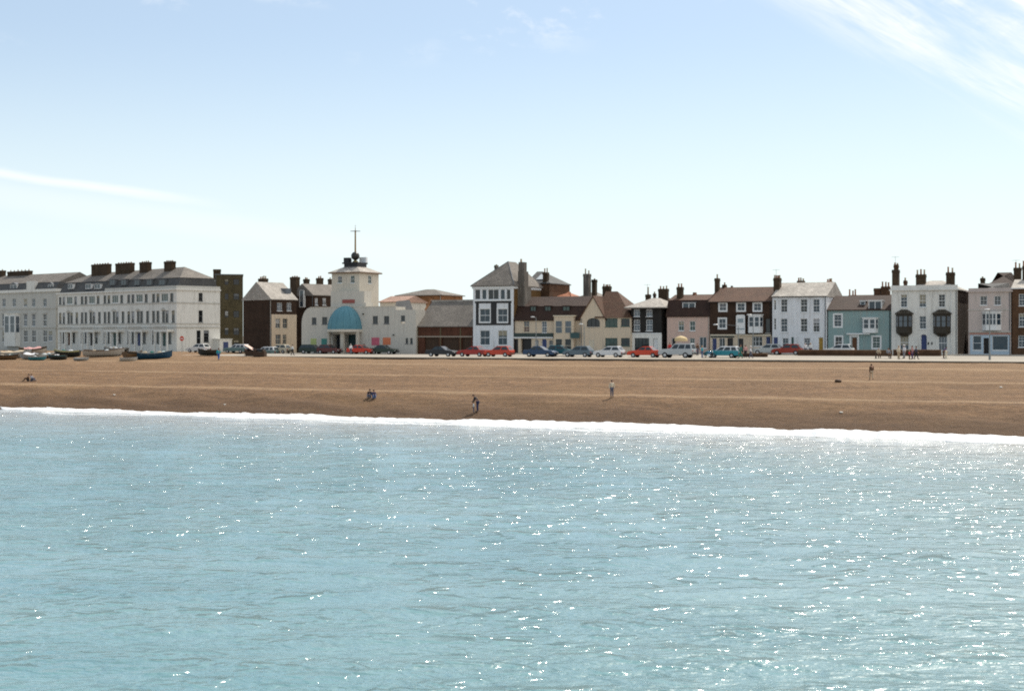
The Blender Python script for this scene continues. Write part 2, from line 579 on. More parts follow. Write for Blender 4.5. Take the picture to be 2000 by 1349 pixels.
# ---- sea
def sea_mat():
    m, t, p = new_mat('sea_water')
    co = obj_co(t)
    x, y, z = t.sep(co)
    u = t.m('ADD', t.m('MULTIPLY', x, cos(R(8))), t.m('MULTIPLY', y, -sin(R(8))))
    w = t.m('ADD', t.m('MULTIPLY', x, sin(R(8))), t.m('MULTIPLY', y, cos(R(8))))
    tt = t.m('ADD', t.m('MULTIPLY', x, SS), t.m('MULTIPLY', t.m('SUBTRACT', y, W0Y), SC))
    big = t.noise(t.xyz(t.m('MULTIPLY', u, 0.35), w), 0.10, 5, 0.62, 0.4)
    c = t.mix(t.ramp(big, 0.3, 0.7), SEA_A, SEA_B)
    c = t.mix(t.ramp(t.m('ADD', tt, t.m('MULTIPLY', big, 6.0)), -40.0, 8.0, 0.0, 0.8), c, SEA_SAND)
    t.put(p.inputs['Base Color'], c)
    p.inputs['Roughness'].default_value = 0.36                       # unresolved ripples
    p.inputs['Specular IOR Level'].default_value = 0.4
    p.inputs['IOR'].default_value = 1.333
    n1 = t.noise(t.xyz(t.m('MULTIPLY', u, 0.6), w), 0.9, 3, 0.5, 0.3)
    n2 = t.noise(t.xyz(t.m('MULTIPLY', u, 0.75), w, 3.0), 3.3, 3, 0.55, 0.2)
    n3 = t.noise(t.xyz(u, w, 6.0), 11.0, 2, 0.5)
    h = t.m('ADD', t.m('ADD', t.m('MULTIPLY', n1, 1.0), t.m('MULTIPLY', n2, SEA_N2)), t.m('MULTIPLY', n3, SEA_N3))
    gust = t.noise(t.xyz(t.m('MULTIPLY', u, 0.5), w, 11.0), 0.045, 4, 0.6, 0.5)      # smooth and ruffled patches
    h = t.m('MULTIPLY', h, t.ramp(gust, 0.3, 0.72, 0.45, 1.25))
    t.l.new(t.bump(h, 1.0, SEA_BUMP), p.inputs['Normal'])
    # scattered steep wavelets carry the sharp glints
    g1 = t.noise(t.xyz(t.m('MULTIPLY', u, 0.8), w, 17.0), 1.2, 1, 0.5, 0.3)
    g2 = t.noise(t.xyz(t.m('MULTIPLY', u, 0.25), w, 23.0), 0.16, 3, 0.6, 0.4)
    k = t.m('MULTIPLY', t.ramp(g1, 0.52, 0.82, 0.0, 1.0, False), t.ramp(g2, 0.38, 0.62, 0.45, 1.0))
    p.inputs['Coat Weight'].default_value = 1.0
    p.inputs['Coat IOR'].default_value = 1.333
    p.inputs['Coat Roughness'].default_value = 0.14
    cb = t.bump(t.m('ADD', t.m('MULTIPLY', h, 0.20), t.m('MULTIPLY', k, GLINT)), 1.0, 1.0)
    t.l.new(cb, p.inputs['Coat Normal'])
    return m


SEA_A, SEA_B, SEA_SAND = (0.095, 0.23, 0.25), (0.14, 0.275, 0.285), (0.42, 0.40, 0.37)
SEA_BUMP, SEA_N2, SEA_N3 = 0.32, 0.34, 0.0
GLINT = 0.39
waves = []
rs = random.Random(3)
for k in range(14):
    lam = 1.7 * 1.2 ** k if k < 8 else rs.uniform(1.5, 4)
    d = R(-8 + rs.uniform(-26, 26))
    waves.append((2 * pi / lam, sin(d), cos(d), rs.uniform(0, 6.28), 0.0032 * lam ** 0.8))


def sea_z(X, Y):
    a, t = to_shore(X, Y)
    z = sum(A * sin(k * (X * dx + Y * dy) + ph + 1.3 * noise.noise((X * 0.05, Y * 0.05, ph))) for k, dx, dy, ph, A in waves)
    return z * (1 - sstep(t, -4, 1))


sx0, sx1, sy0, sy1 = -100.0, 84.0, 22.0, 186.0
xs, ys = frange(sx0, sx1, 0.5), frange(sy0, sy1, 0.5)
idx, sv_, sf_ = {}, [], []


def sv(i, j):
    if (i, j) not in idx:
        X, Y = xs[i], ys[j]
        e = min(sstep(X, sx0, sx0 + 6), 1 - sstep(X, sx1 - 6, sx1), sstep(Y, sy0, sy0 + 4))
        idx[(i, j)] = len(sv_)
        sv_.append((X, Y, sea_z(X, Y) * e))
    return idx[(i, j)]


for j in range(len(ys) - 1):
    for i in range(len(xs) - 1):
        if to_shore(xs[i], ys[j])[1] < 4:
            sf_.append((sv(i, j), sv(i + 1, j), sv(i + 1, j + 1), sv(i, j + 1)))
n0 = len(sv_)
B = 5000.0
sv_ += [(-B, -B, 0), (B, -B, 0), (B, sy0, 0), (-B, sy0, 0), (sx0, sy0, 0), (sx1, sy0, 0), (sx1, 500, 0), (B, 500, 0), (sx0, 500, 0), (-B, 500, 0)]
for f in ((0, 1, 2, 5, 4, 3), (5, 2, 7, 6), (3, 4, 8, 9)):
    sf_.append(tuple(n0 + k for k in f))
me = bpy.data.meshes.new('sea')
me.from_pydata(sv_, [], sf_)
me.materials.append(sea_mat())
me.polygons.foreach_set('use_smooth', [True] * len(sf_))
me.update()
tag(link(bpy.data.objects.new('sea', me)), kind='structure')

# ---- surf running up the shingle
def foam_mat():
    m, t, p = new_mat('surf_foam')
    co = obj_co(t)
    n = t.noise(co, 2.2, 5, 0.7)
    t.put(p.inputs['Base Color'], t.mix(n, (0.78, 0.80, 0.80), (0.93, 0.93, 0.92)))
    p.inputs['Roughness'].default_value = 0.6
    t.l.new(t.bump(n, 0.7, 0.12), p.inputs['Normal'])
    return m


FOAM = foam_mat()


def surf(name, a0, a1, off, amp, wid, hgt, seed, thin=0.0):
    v, f = [], []
    A = frange(a0, a1, 0.35)
    N = 9
    for i, a in enumerate(A):
        n1 = noise.noise((a * 0.045, seed, 0)) + 0.5 * noise.noise((a * 0.15, seed, 3)) + 0.28 * noise.noise((a * 0.6, seed, 6)) + 0.15 * noise.noise((a * 1.9, seed, 8))
        n2 = 1.1 * noise.noise((a * 0.05, seed + 20, 0)) + 0.7 * noise.noise((a * 0.2, seed + 20, 4)) + 0.35 * noise.noise((a * 1.3, seed + 20, 7))
        n2 += 0.65 * sstep(a, -45, 0) - 0.38 + thin
        end = min(1.0, (a - a0) / 4, (a1 - a) / 4)
        top = off + amp * n1 - 1.5 * sstep(a, -25, 45)
        w = max(0.08, wid * (0.85 + 0.75 * n2)) * max(0.05, end)
        for k in range(N + 1):
            q = k / N
            t = top - w * q
            X, Y = shore(a, t)
            crest = hgt * max(0.1, 0.8 + 0.9 * n2) * math.exp(-((q - 0.62) / 0.24) ** 2) * end
            crest += 0.06 * noise.noise((a * 1.4, t * 2.0, seed)) * sin(pi * q)
            z = max(zbeach(a, t), 0.0) + 0.035 + max(0, crest) - (0.08 if k in (0, N) else 0)
            v.append((X, Y, z))
    for i in range(len(A) - 1):
        for k in range(N):
            o = i * (N + 1) + k
            f.append((o, o + 1, o + N + 2, o + N + 1))
    me = bpy.data.meshes.new(name)
    me.from_pydata(v, [], f)
    me.materials.append(FOAM)
    me.polygons.foreach_set('use_smooth', [True] * len(f))
    me.update()
    return link(bpy.data.objects.new(name, me))


tag(surf('backwash_foam', -140, 110, -3.4, 2.2, 0.9, 0.05, 31.0, -0.55), 'thin broken lace of foam just off the surf', 'foam', kind='stuff')
tag(surf('surf', -140, 110, 0.9, 1.15, 3.1, 0.42, 1.0), 'white breaking surf along the edge of the shingle beach', 'surf', kind='stuff')

# ------------------------------------------------------------------ buildings
BLINDS = [plain('blind_cream', (.30, .27, .2), .8), plain('blind_grey', (.16, .17, .18), .8), plain('blind_white', (.36, .37, .38), .8)]


class Face:
    """a wall plane of a building: (p along it, d into it, z up) -> local u, v, z"""
    def __init__(s, b, side):
        s.b, s.side, s.holes, s.todo = b, side, [], []

    def xf(s, p, d, z):
        return (p, d, z) if s.side == 'F' else (s.b.W - d, p, z)

    def p(s, px, d=0.0):
        return s.b.u(px, d) if s.side == 'F' else s.b.vside(px, s.b.W - d)

    def z(s, py, p, d=0.0):
        u, v, _ = s.xf(p, d, 0)
        return s.b.zz(py, u, v)


class Bld:
    def __init__(s, name, label, px0, px1, Y, theta, depth, base=None, cat='house', group=None):
        s.th = R(theta)
        s.c, s.s = cos(s.th), sin(s.th)
        s.Ox, s.Oy = wpx(px0, Y), Y
        s.base = (zg_xy(s.Ox, s.Oy) if base is None else base)
        s.W = 1.0
        s.W = s.u(px1)
        s.D = depth
        s.root = empty(name, (s.Ox, s.Oy, s.base), -s.th, label, cat, group)
        s.F, s.Rt = Face(s, 'F'), Face(s, 'R')

    def u(s, px, v=0.0):
        k = (px - 1000.0) / F_PX
        return (k * (s.Oy + v * s.c) - s.Ox - v * s.s) / (s.c + k * s.s)

    def vside(s, px, u):
        k = (px - 1000.0) / F_PX
        return (k * (s.Oy - u * s.s) - s.Ox - u * s.c) / (s.s - k * s.c)

    def depth_of(s, u, v):
        return s.Oy - u * s.s + v * s.c

    def zz(s, py, u, v=0.0):
        return CAM_H - (py - HORIZON) / F_PX * s.depth_of(u, v) - s.base

    def z(s, py, px, v=0.0):
        return s.zz(py, s.u(px, v), v)

    def part(s, name, mb, mat, parent=None, smooth=False):
        return mb.build(name, mat, parent or s.root, smooth)

    # -- openings
    def win(s, px0, py0, px1, py1, face='F', kind='sash', frame=None, pane=None, sill=True, arch=False, deep=0.16, cols=2, rows=2, hood=None, proud=False):
        f = s.F if face == 'F' else s.Rt
        p0, p1 = f.p(px0), f.p(px1)
        pm = (p0 + p1) / 2
        z1, z0 = f.z(py0, pm), f.z(py1, pm)
        s.winm(p0, p1, z0, z1, face, kind, frame, pane, sill, arch, deep, cols, rows, hood, proud)

    def winm(s, p0, p1, z0, z1, face='F', kind='sash', frame=None, pane=None, sill=True, arch=False, deep=0.16, cols=2, rows=2, hood=None, proud=False):
        f = s.F if face == 'F' else s.Rt
        z0 = max(z0, 0.02)
        f.holes.append((p0, p1, z0, z1, arch, deep))
        f.todo.append((p0, p1, z0, z1, kind, frame or P_WHITE, pane, sill, arch, deep, cols, rows, hood, proud))

    def wall_face(s, mb, f, p0, p1, z0, z1):
        xf, mb.xf = mb.xf, f.xf
        P = sorted({p0, p1, *[h[0] for h in f.holes], *[h[1] for h in f.holes]})
        Z = sorted({z0, z1, *[h[2] for h in f.holes], *[h[3] for h in f.holes]})
        P = [x for x in P if p0 <= x <= p1]
        Z = [x for x in Z if z0 <= x <= z1]
        for a, b in zip(P, P[1:]):
            for c, d in zip(Z, Z[1:]):
                x, y = (a + b) / 2, (c + d) / 2
                if not any(h[0] < x < h[1] and h[2] < y < h[3] for h in f.holes):
                    mb.face([(a, 0, c), (b, 0, c), (b, 0, d), (a, 0, d)])
        for a, b, c, d, arch, deep in f.holes:
            e = deep + 0.02
            mb.face([(a, 0, c), (a, e, c), (a, e, d), (a, 0, d)])
            mb.face([(b, 0, c), (b, 0, d), (b, e, d), (b, e, c)])
            mb.face([(a, 0, c), (b, 0, c), (b, e, c), (a, e, c)])
            mb.face([(a, 0, d), (a, e, d), (b, e, d), (b, 0, d)])
            if arch:
                r, m = (b - a) / 2, (a + b) / 2
                h = min(r, (d - c) * 0.5)
                arc = [(m - r * cos(pi * k / 10), d - h + h * sin(pi * k / 10)) for k in range(11)]
                for k in range(10):
                    q = a if k < 5 else b
                    mb.face([(q, 0.0, d), (arc[k][0], 0.0, arc[k][1]), (arc[k + 1][0], 0.0, arc[k + 1][1])])
                    mb.face([(arc[k][0], 0, arc[k][1]), (arc[k][0], e, arc[k][1]), (arc[k + 1][0], e, arc[k + 1][1]), (arc[k + 1][0], 0, arc[k + 1][1])])
        mb.xf = xf

    def walls(s, zt, mat, zb=-0.6, gable=None, ground=None):
        """four walls; gable = ridge height for a roof with its ridge along the front, ('fb', z) for a front gable"""
        mb = MB()
        s.wall_face(mb, s.F, 0, s.W, zb, zt)
        s.wall_face(mb, s.Rt, 0, s.D, zb, zt)
        mb.face([(0, 0, zb), (0, 0, zt), (0, s.D, zt), (0, s.D, zb)])
        mb.face([(0, s.D, zb), (0, s.D, zt), (s.W, s.D, zt), (s.W, s.D, zb)])
        if gable is not None:
            if isinstance(gable, tuple):
                for v in (0, s.D):
                    mb.face([(0, v, zt), (s.W, v, zt), (s.W * gable[2] if len(gable) > 2 else s.W / 2, v, gable[1])])
            else:
                for u in (0, s.W):
                    mb.face([(u, 0, zt), (u, s.D, zt), (u, s.D / 2, gable)])
        else:
            mb.face([(0, 0, zt - 0.05), (s.W, 0, zt - 0.05), (s.W, s.D, zt - 0.05), (0, s.D, zt - 0.05)])
        s.wall = s.part('wall', mb, mat)
        if random.random() < .65 and s.W > 5:
            x = random.choice((.16, s.W - .16))
            mb = MB()
            mb.tube((x, -.07, -.3), (x, -.07, zt - .1), .05, .05, 6)
            s.part('downpipe', mb, random.choice((P_BLACK, P_LEAD, STONE)))
        for f in (s.F, s.Rt):
            for w in f.todo:
                s._window(f, *w)
            f.todo = []
        return s.wall

    def _window(s, f, p0, p1, z0, z1, kind, frame, pane, sill, arch, deep, cols, rows, hood, proud):
        w, h = p1 - p0, z1 - z0
        rnd = random.random()
        pane = pane or (G_DARK if rnd < 0.5 else G_BLUE if rnd < 0.8 else G_NET)
        fw = min(0.075, w * 0.09)
        if kind == 'void':                                   # unlit doorway or shop opening with a dark leaf set back
            mb = MB(f.xf)
            mb.box(p0, p1, deep, deep + 0.05, z0, z1)
            o = s.part('door' if h > 1.7 else 'opening', mb, frame if frame is not P_WHITE else P_BLACK)
            return
        if kind == 'door':
            mb = MB(f.xf)
            mb.box(p0 + fw, p1 - fw, deep - 0.03, deep + 0.03, z0 + 0.02, z1 - fw)
            o = s.part('door', mb, frame)
            mb = MB(f.xf)
            for a, b in ((0.18, 0.46), (0.54, 0.82)):
                for c, d in ((0.08, 0.42), (0.5, 0.88)):
                    mb.box(p0 + a * w, p0 + b * w, deep - 0.05, deep - 0.03, z0 + c * h, z0 + d * h)
            s.part('panel', mb, frame, o)
            mb = MB(f.xf)
            mb.box(p0, p0 + fw, deep - 0.06, deep + 0.04, z0, z1)
            mb.box(p1 - fw, p1, deep - 0.06, deep + 0.04, z0, z1)
            mb.box(p0 + fw, p1 - fw, deep - 0.06, deep + 0.04, z1 - fw, z1)
            s.part('frame', mb, P_WHITE, o)
            return
        mb = MB(f.xf)
        d0, d1 = deep - 0.07, deep + 0.015
        mb.box(p0, p0 + fw, d0, d1, z0, z1)
        mb.box(p1 - fw, p1, d0, d1, z0, z1)
        mb.box(p0 + fw, p1 - fw, d0, d1, z1 - fw, z1)
        mb.box(p0 + fw, p1 - fw, d0, d1, z0, z0 + fw * 1.2)
        if kind == 'sash':
            mb.box(p0 + fw, p1 - fw, d0 + 0.01, d1, z0 + h * 0.49, z0 + h * 0.53)
            for k in range(1, cols):
                x = p0 + w * k / cols
                mb.box(x - 0.016, x + 0.016, d0 + 0.03, d1, z0 + fw, z1 - fw)
            for k in range(1, 2 * rows):
                if k != rows:
                    y = z0 + h * k / (2 * rows)
                    mb.box(p0 + fw, p1 - fw, d0 + 0.033, d1, y - 0.014, y + 0.014)
        elif kind == 'case':
            for k in range(1, cols):
                x = p0 + w * k / cols
                mb.box(x - 0.035, x + 0.035, d0 + 0.012, d1, z0 + fw, z1 - fw)
            for k in range(1, rows):
                y = z0 + h * k / rows
                mb.box(p0 + fw, p1 - fw, d0 + 0.014, d1, y - 0.03, y + 0.03)
        if proud:                                            # broad painted architrave round the opening
            a = 0.16
            mb.box(p0 - a, p0, -0.04, 0.03, z0 - a, z1 + a)
            mb.box(p1, p1 + a, -0.04, 0.03, z0 - a, z1 + a)
            mb.box(p0, p1, -0.04, 0.03, z1, z1 + a)
            mb.box(p0, p1, -0.04, 0.03, z0 - a, z0)
        win = s.part('window', mb, frame)
        mb = MB(f.xf)
        mb.box(p0 + fw * 0.5, p1 - fw * 0.5, deep - 0.012, deep + 0.008, z0 + 0.02, z1 - 0.02)
        s.part('pane', mb, pane, win)
        if kind == 'sash' and h > .9 and random.random() < .45:   # blind or curtain drawn part of the way behind the glass line
            mb = MB(f.xf)
            dr = random.choice((.25, .35, .5, .7))
            mb.box(p0 + fw, p1 - fw, deep - .022, deep - .014, z1 - fw - (h - 2 * fw) * dr, z1 - fw)
            s.part('blind', mb, random.choice(BLINDS), win)
        if sill and not proud:
            mb = MB(f.xf)
            mb.box(p0 - 0.07, p1 + 0.07, -0.10, 0.05, z0 - 0.09, z0 - 0.004)
            s.part('sill', mb, frame if frame is not P_BLACK else STONE, win)
        if hood:
            mb = MB(f.xf)
            if hood == 'ped':
                mb.prism([(p0 - 0.25, z1 + 0.12), (p1 + 0.25, z1 + 0.12), (p1 + 0.25, z1 + 0.22), ((p0 + p1) / 2, z1 + 0.62), (p0 - 0.25, z1 + 0.22)], -0.2, -0.003, 'y')
            else:
                mb.box(p0 - 0.18, p1 + 0.18, -0.18, -0.003, z1 + 0.10, z1 + 0.24)
            s.part('hood_mould', mb, STONE, win)

    # -- trim
    def band(s, name, z0, z1, out, mat, u0=None, u1=None, right=False, parent=None):
        mb = MB()
        u0 = -out if u0 is None else u0
        u1 = s.W + (out if right else 0) if u1 is None else u1
        mb.box(u0, u1, -out, -0.002, z0, z1)
        if right:
            mb.box(s.W + 0.002, s.W + out, -0.002, s.D, z0, z1)
        return s.part(name, mb, mat, parent)

    def panel(s, name, px0, py0, px1, py1, mat, d0=-0.06, d1=-0.003, face='F', parent=None):
        f = s.F if face == 'F' else s.Rt
        p0, p1 = f.p(px0), f.p(px1)
        z1, z0 = f.z(py0, (p0 + p1) / 2), f.z(py1, (p0 + p1) / 2)
        mb = MB(f.xf)
        mb.box(p0, p1, d0, d1, z0, z1)
        return s.part(name, mb, mat, parent)

    # -- roofs
    def roof(s, kind, ze, zr, mat, oh=0.25, u0=None, u1=None, v0=0.0, v1=None, ins=None, name='roof', ridge_u=None, lip=0.14):
        u0, u1 = (0.0 if u0 is None else u0) - oh, (s.W if u1 is None else u1) + oh
        v0, v1 = v0 - oh, (s.D if v1 is None else v1) + oh
        mb = MB()
        vm, um = (v0 + v1) / 2, (u0 + u1) / 2 if ridge_u is None else ridge_u
        if kind == 'gable':
            r = [(u0, vm, zr), (u1, vm, zr)]
        elif kind == 'hip':
            i = (v1 - v0) / 2 if ins is None else ins
            r = [(u0 + i, vm, zr), (u1 - i, vm, zr)]
        elif kind == 'hipr':                                  # gable to the left, hip to the right
            i = (v1 - v0) / 2 if ins is None else ins
            r = [(u0, vm, zr), (u1 - i, vm, zr)]
        elif kind == 'fb':
            r = [(um, v0, zr), (um, v1, zr)]
        elif kind == 'fbhip':
            i = (u1 - u0) / 2 if ins is None else ins
            r = [(um, v0 + i, zr), (um, v1 - i, zr)]
        e = [(u0, v0, ze), (u1, v0, ze), (u1, v1, ze), (u0, v1, ze)]
        lo = [(x, y, z - lip) for x, y, z in e]
        V = e + r + lo
        if kind in ('gable', 'hip', 'hipr'):
            F = [(0, 1, 5, 4), (2, 3, 4, 5), (1, 2, 5), (3, 0, 4)]
        else:
            F = [(1, 2, 5, 4), (3, 0, 4, 5), (0, 1, 4), (2, 3, 5)]
        F += [(6, 7, 1, 0), (7, 8, 2, 1), (8, 9, 3, 2), (9, 6, 0, 3), (9, 8, 7, 6)]
        mb.poly(V, F)
        return s.part(name, mb, mat)

    def ridge_tiles(s, a, b, mat, parent, r=0.13):
        mb = MB()
        mb.tube(a, b, r, r, 6)
        return s.part('ridge_tiles', mb, mat, parent)

    def mansard(s, ze, zm, zr, mat, inset=1.0, oh=0.2, mat_top=None, name='roof', u0=None, u1=None):
        u0, u1, v0, v1 = (0 if u0 is None else u0) - oh, (s.W if u1 is None else u1) + oh, -oh, s.D + oh
        i, vm = inset, s.D / 2
        mb = MB()
        mb.poly([(u0, v0, ze), (u1, v0, ze), (u1, v1, ze), (u0, v1, ze), (u0, v0 + i, zm), (u1, v0 + i, zm), (u1, v1 - i, zm), (u0, v1 - i, zm),
                 (u0, v0, ze - .15), (u1, v0, ze - .15), (u1, v1, ze - .15), (u0, v1, ze - .15)],
                [(0, 1, 5, 4), (1, 2, 6, 5), (2, 3, 7, 6), (3, 0, 4, 7), (8, 9, 1, 0), (9, 10, 2, 1), (10, 11, 3, 2), (11, 8, 0, 3), (11, 10, 9, 8)])
        r = s.part(name, mb, mat)
        mb = MB()
        mb.poly([(u0, v0 + i - .08, zm), (u1, v0 + i - .08, zm), (u1, v1 - i + .08, zm), (u0, v1 - i + .08, zm), (u0, vm, zr), (u1, vm, zr)],
                [(0, 1, 5, 4), (2, 3, 4, 5), (1, 2, 5), (3, 0, 4), (3, 2, 1, 0)])
        s.part('upper_slope', mb, mat_top or mat, r)
        return r

    def chimney(s, px0, px1, pyt, v, mat, zb=None, dep=0.9, pots=2, pot_h=0.7, pot=None, cap=True, py_b=None):
        v -= dep / 2                                          # front face stays, the right flank shows within the measured width
        k = (px0 - 1000.0) / F_PX
        side = dep * (s.s - k * s.c) * F_PX / s.depth_of(0, v)
        px1 -= max(0.0, min(side, (px1 - px0) * 0.55))
        v += dep / 2
        u0, u1 = s.u(px0, v - dep / 2), s.u(px1, v - dep / 2)
        um = (u0 + u1) / 2
        zt = s.zz(pyt, um, v)
        zb = s.zz(py_b, um, v) - 0.8 if py_b is not None else (zt - 3 if zb is None else zb)
        w = u1 - u0
        mb = MB()
        mb.box(u0 + 0.05, u1 - 0.05, v - dep / 2, v + dep / 2, zb, zt - 0.42)
        if cap:
            mb.box(u0 - 0.01, u1 + 0.01, v - dep / 2 - 0.06, v + dep / 2 + 0.06, zt - 0.42, zt - 0.24)
            mb.box(u0 + 0.02, u1 - 0.02, v - dep / 2 - 0.03, v + dep / 2 + 0.03, zt - 0.24, zt)
        else:
            mb.box(u0 + 0.05, u1 - 0.05, v - dep / 2, v + dep / 2, zt - 0.42, zt)
        st = s.part('chimney', mb, mat)
        for k in range(pots):
            x = u0 + w * (k + 0.5) / pots + random.uniform(-.04, .04)
            hh = pot_h * random.uniform(0.75, 1.15)
            mb = MB()
            mb.lathe((x, v, zt - 0.02), [(0.01, 0), (0.17, 0), (0.13, 0.08), (0.11, hh - 0.1), (0.145, hh - 0.08), (0.145, hh), (0.09, hh), (0.09, hh - 0.3)], 8)
            s.part('chimney_pot', mb, pot or random.choice((TERRA, POT_PALE)), st)
        if random.random() < 0.14:                             # television aerial
            mb = MB()
            x, h = u0 + w * .3, random.uniform(1.2, 1.9)
            mb.tube((x, v, zt - .3), (x, v, zt + h), .025, .02, 5)
            mb.tube((x - .55, v, zt + h - .1), (x + .55, v - .1, zt + h - .1), .016, .016, 4)
            for q in range(6):
                y = x - .5 + q * .2
                mb.tube((y, v - .3, zt + h - .1), (y, v + .3, zt + h - .1), .012, .012, 4)
            s.part('aerial', mb, P_LEAD, st)
        return st

    def dormer(s, px0, py0, px1, py1, v, mat, roofmat, frame=None, cols=2, deepv=1.6, top='flat', pane=None):
        """box dormer standing on the roof with its front at depth v"""
        u0, u1 = s.u(px0, v), s.u(px1, v)
        um = (u0 + u1) / 2
        z1, z0 = s.zz(py0, um, v), s.zz(py1, um, v)
        mb = MB()
        mb.box(u0, u1, v + 0.04, v + deepv, z0, z1)
        d = s.part('dormer', mb, mat)
        mb = MB()
        if top == 'flat':
            mb.box(u0 - 0.12, u1 + 0.12, v - 0.12, v + deepv, z1, z1 + 0.12)
        else:
            mb.poly([(u0 - .1, v - .1, z1), (u1 + .1, v - .1, z1), (u1 + .1, v + deepv, z1), (u0 - .1, v + deepv, z1), (um, v - .1, z1 + .55), (um, v + deepv, z1 + .55)],
                    [(0, 1, 4), (2, 3, 5), (1, 2, 5, 4), (3, 0, 4, 5), (3, 2, 1, 0)])
        s.part('dormer_roof', mb, roofmat, d)
        fr = frame or P_WHITE
        mb = MB()
        w = u1 - u0
        fw = 0.1
        mb.box(u0, u0 + fw, v - .03, v + .038, z0, z1)
        mb.box(u1 - fw, u1, v - .03, v + .038, z0, z1)
        mb.box(u0 + fw, u1 - fw, v - .03, v + .038, z1 - fw, z1)
        mb.box(u0 + fw, u1 - fw, v - .03, v + .038, z0, z0 + fw)
        for k in range(1, cols):
            x = u0 + w * k / cols
            mb.box(x - .05, x + .05, v - .028, v + .038, z0 + fw, z1 - fw)
        s.part('window_frame', mb, fr, d)
        mb = MB()
        mb.box(u0 + fw * .7, u1 - fw * .7, v + .005, v + .036, z0 + fw * .7, z1 - fw * .7)
        s.part('pane', mb, pane or G_BLUE, d)
        return d

    def bay(s, px0, px1, py0, py1, proj, mat, frame=None, pane=None, cant=0.35, glaze=(0.28, 0.9), roofh=0.0, roofmat=None, skirt=0.0, mull=3, name='bay_window', over=0.15):
        """canted bay or oriel: body, panes, roof"""
        u0, u1 = s.u(px0), s.u(px1)
        um = (u0 + u1) / 2
        z1, z0 = s.zz(py0, um, -proj), s.zz(py1, um, -proj)
        c = cant
        pl = [(u0, -0.003), (u0 + c, -proj), (u1 - c, -proj), (u1, -0.003)]
        mb = MB()
        mb.prism(pl, z0, z1)
        if skirt:
            n = len(pl)
            mb.poly([(x, y, z0 - .002) for x, y in pl] + [(um + (x - um) * .45, y * .25 - .003, z0 - skirt) for x, y in pl], [(0, 1, 5, 4), (1, 2, 6, 5), (2, 3, 7, 6), (4, 5, 6, 7)])
        body = s.part(name, mb, mat)
        h = z1 - z0
        a, b = z0 + glaze[0] * h, z0 + glaze[1] * h
        fr = frame or P_WHITE

        def quad_on(pa, pb, q0, q1, zz0, zz1, out, mbx):
            ax, ay = pa
            bx, by = pb
            dx, dy = bx - ax, by - ay
            L = math.hypot(dx, dy)
            nx, ny = dy / L, -dx / L
            P = []
            for q in (q0, q1):
                P.append((ax + dx * q, ay + dy * q))
            vs = []
            for zz in (zz0, zz1):
                for o in (0.004, out):
                    for (x, y) in P:
                        vs.append((x + nx * o, y + ny * o, zz))
            mbx.poly(vs, [(0, 1, 5, 4), (2, 6, 7, 3), (0, 4, 6, 2), (1, 3, 7, 5), (4, 5, 7, 6), (0, 2, 3, 1)])
        segs = [(pl[0], pl[1], 1), (pl[1], pl[2], mull), (pl[2], pl[3], 1)]
        for pa, pb, m in segs:
            for k in range(m):
                q0, q1 = (k + 0.1) / m, (k + 0.9) / m
                mbp = MB()
                quad_on(pa, pb, q0, q1, a, b, 0.012, mbp)
                pn = s.part('pane', mbp, pane or G_BLUE, body)
            mbf = MB()
            for k in range(m):
                q0, q1 = (k + 0.1) / m, (k + 0.9) / m
                quad_on(pa, pb, q0, q1, (a + b) / 2 - .03, (a + b) / 2 + .03, 0.03, mbf)
                quad_on(pa, pb, q0, q1, b - .05, b + .04, 0.032, mbf)
                quad_on(pa, pb, q0, q1, a - .05, a + .04, 0.034, mbf)
                quad_on(pa, pb, q0 - .03, q0 + .04 / m, a, b, 0.028, mbf)
                quad_on(pa, pb, q1 - .04 / m, q1 + .03, a, b, 0.028, mbf)
            s.part('glazing_bars', mbf, fr, body)
        mb = MB()
        o = over
        top = [(u0 - o, -0.003), (u0 + c - o * .6, -proj - o), (u1 - c + o * .6, -proj - o), (u1 + o, -0.003)]
        mb.prism(top, z1, z1 + 0.1)
        if roofh:
            mb.poly([(x, y, z1 + .1) for x, y in top] + [(um - (u1 - u0) * .2, -.003, z1 + .1 + roofh), (um + (u1 - u0) * .2, -.003, z1 + .1 + roofh)],
                    [(0, 1, 4), (1, 2, 5, 4), (2, 3, 5)])
        s.part('bay_roof', mb, roofmat or mat, body)
        return body

    def gutter(s, z, parent=None):
        mb = MB()
        mb.tube((-.15, -.32, z), (s.W + .15, -.32, z), .06, .06, 6)
        s.part('gutter', mb, P_BLACK, parent)
        mb = MB()
        mb.tube((s.W - .2, -.07, 0), (s.W - .2, -.07, z - .05), .045, .045, 6)
        s.part('downpipe', mb, P_BLACK, parent)

# ------------------------------------------------------------------ the sea front, left to right
def LY(px):
    return 232.0 / (1 + 0.466 * (px - 1000) / F_PX)


def LY2(px):
    return 231.3 / (1 + 0.55 * (px - 1000) / F_PX)


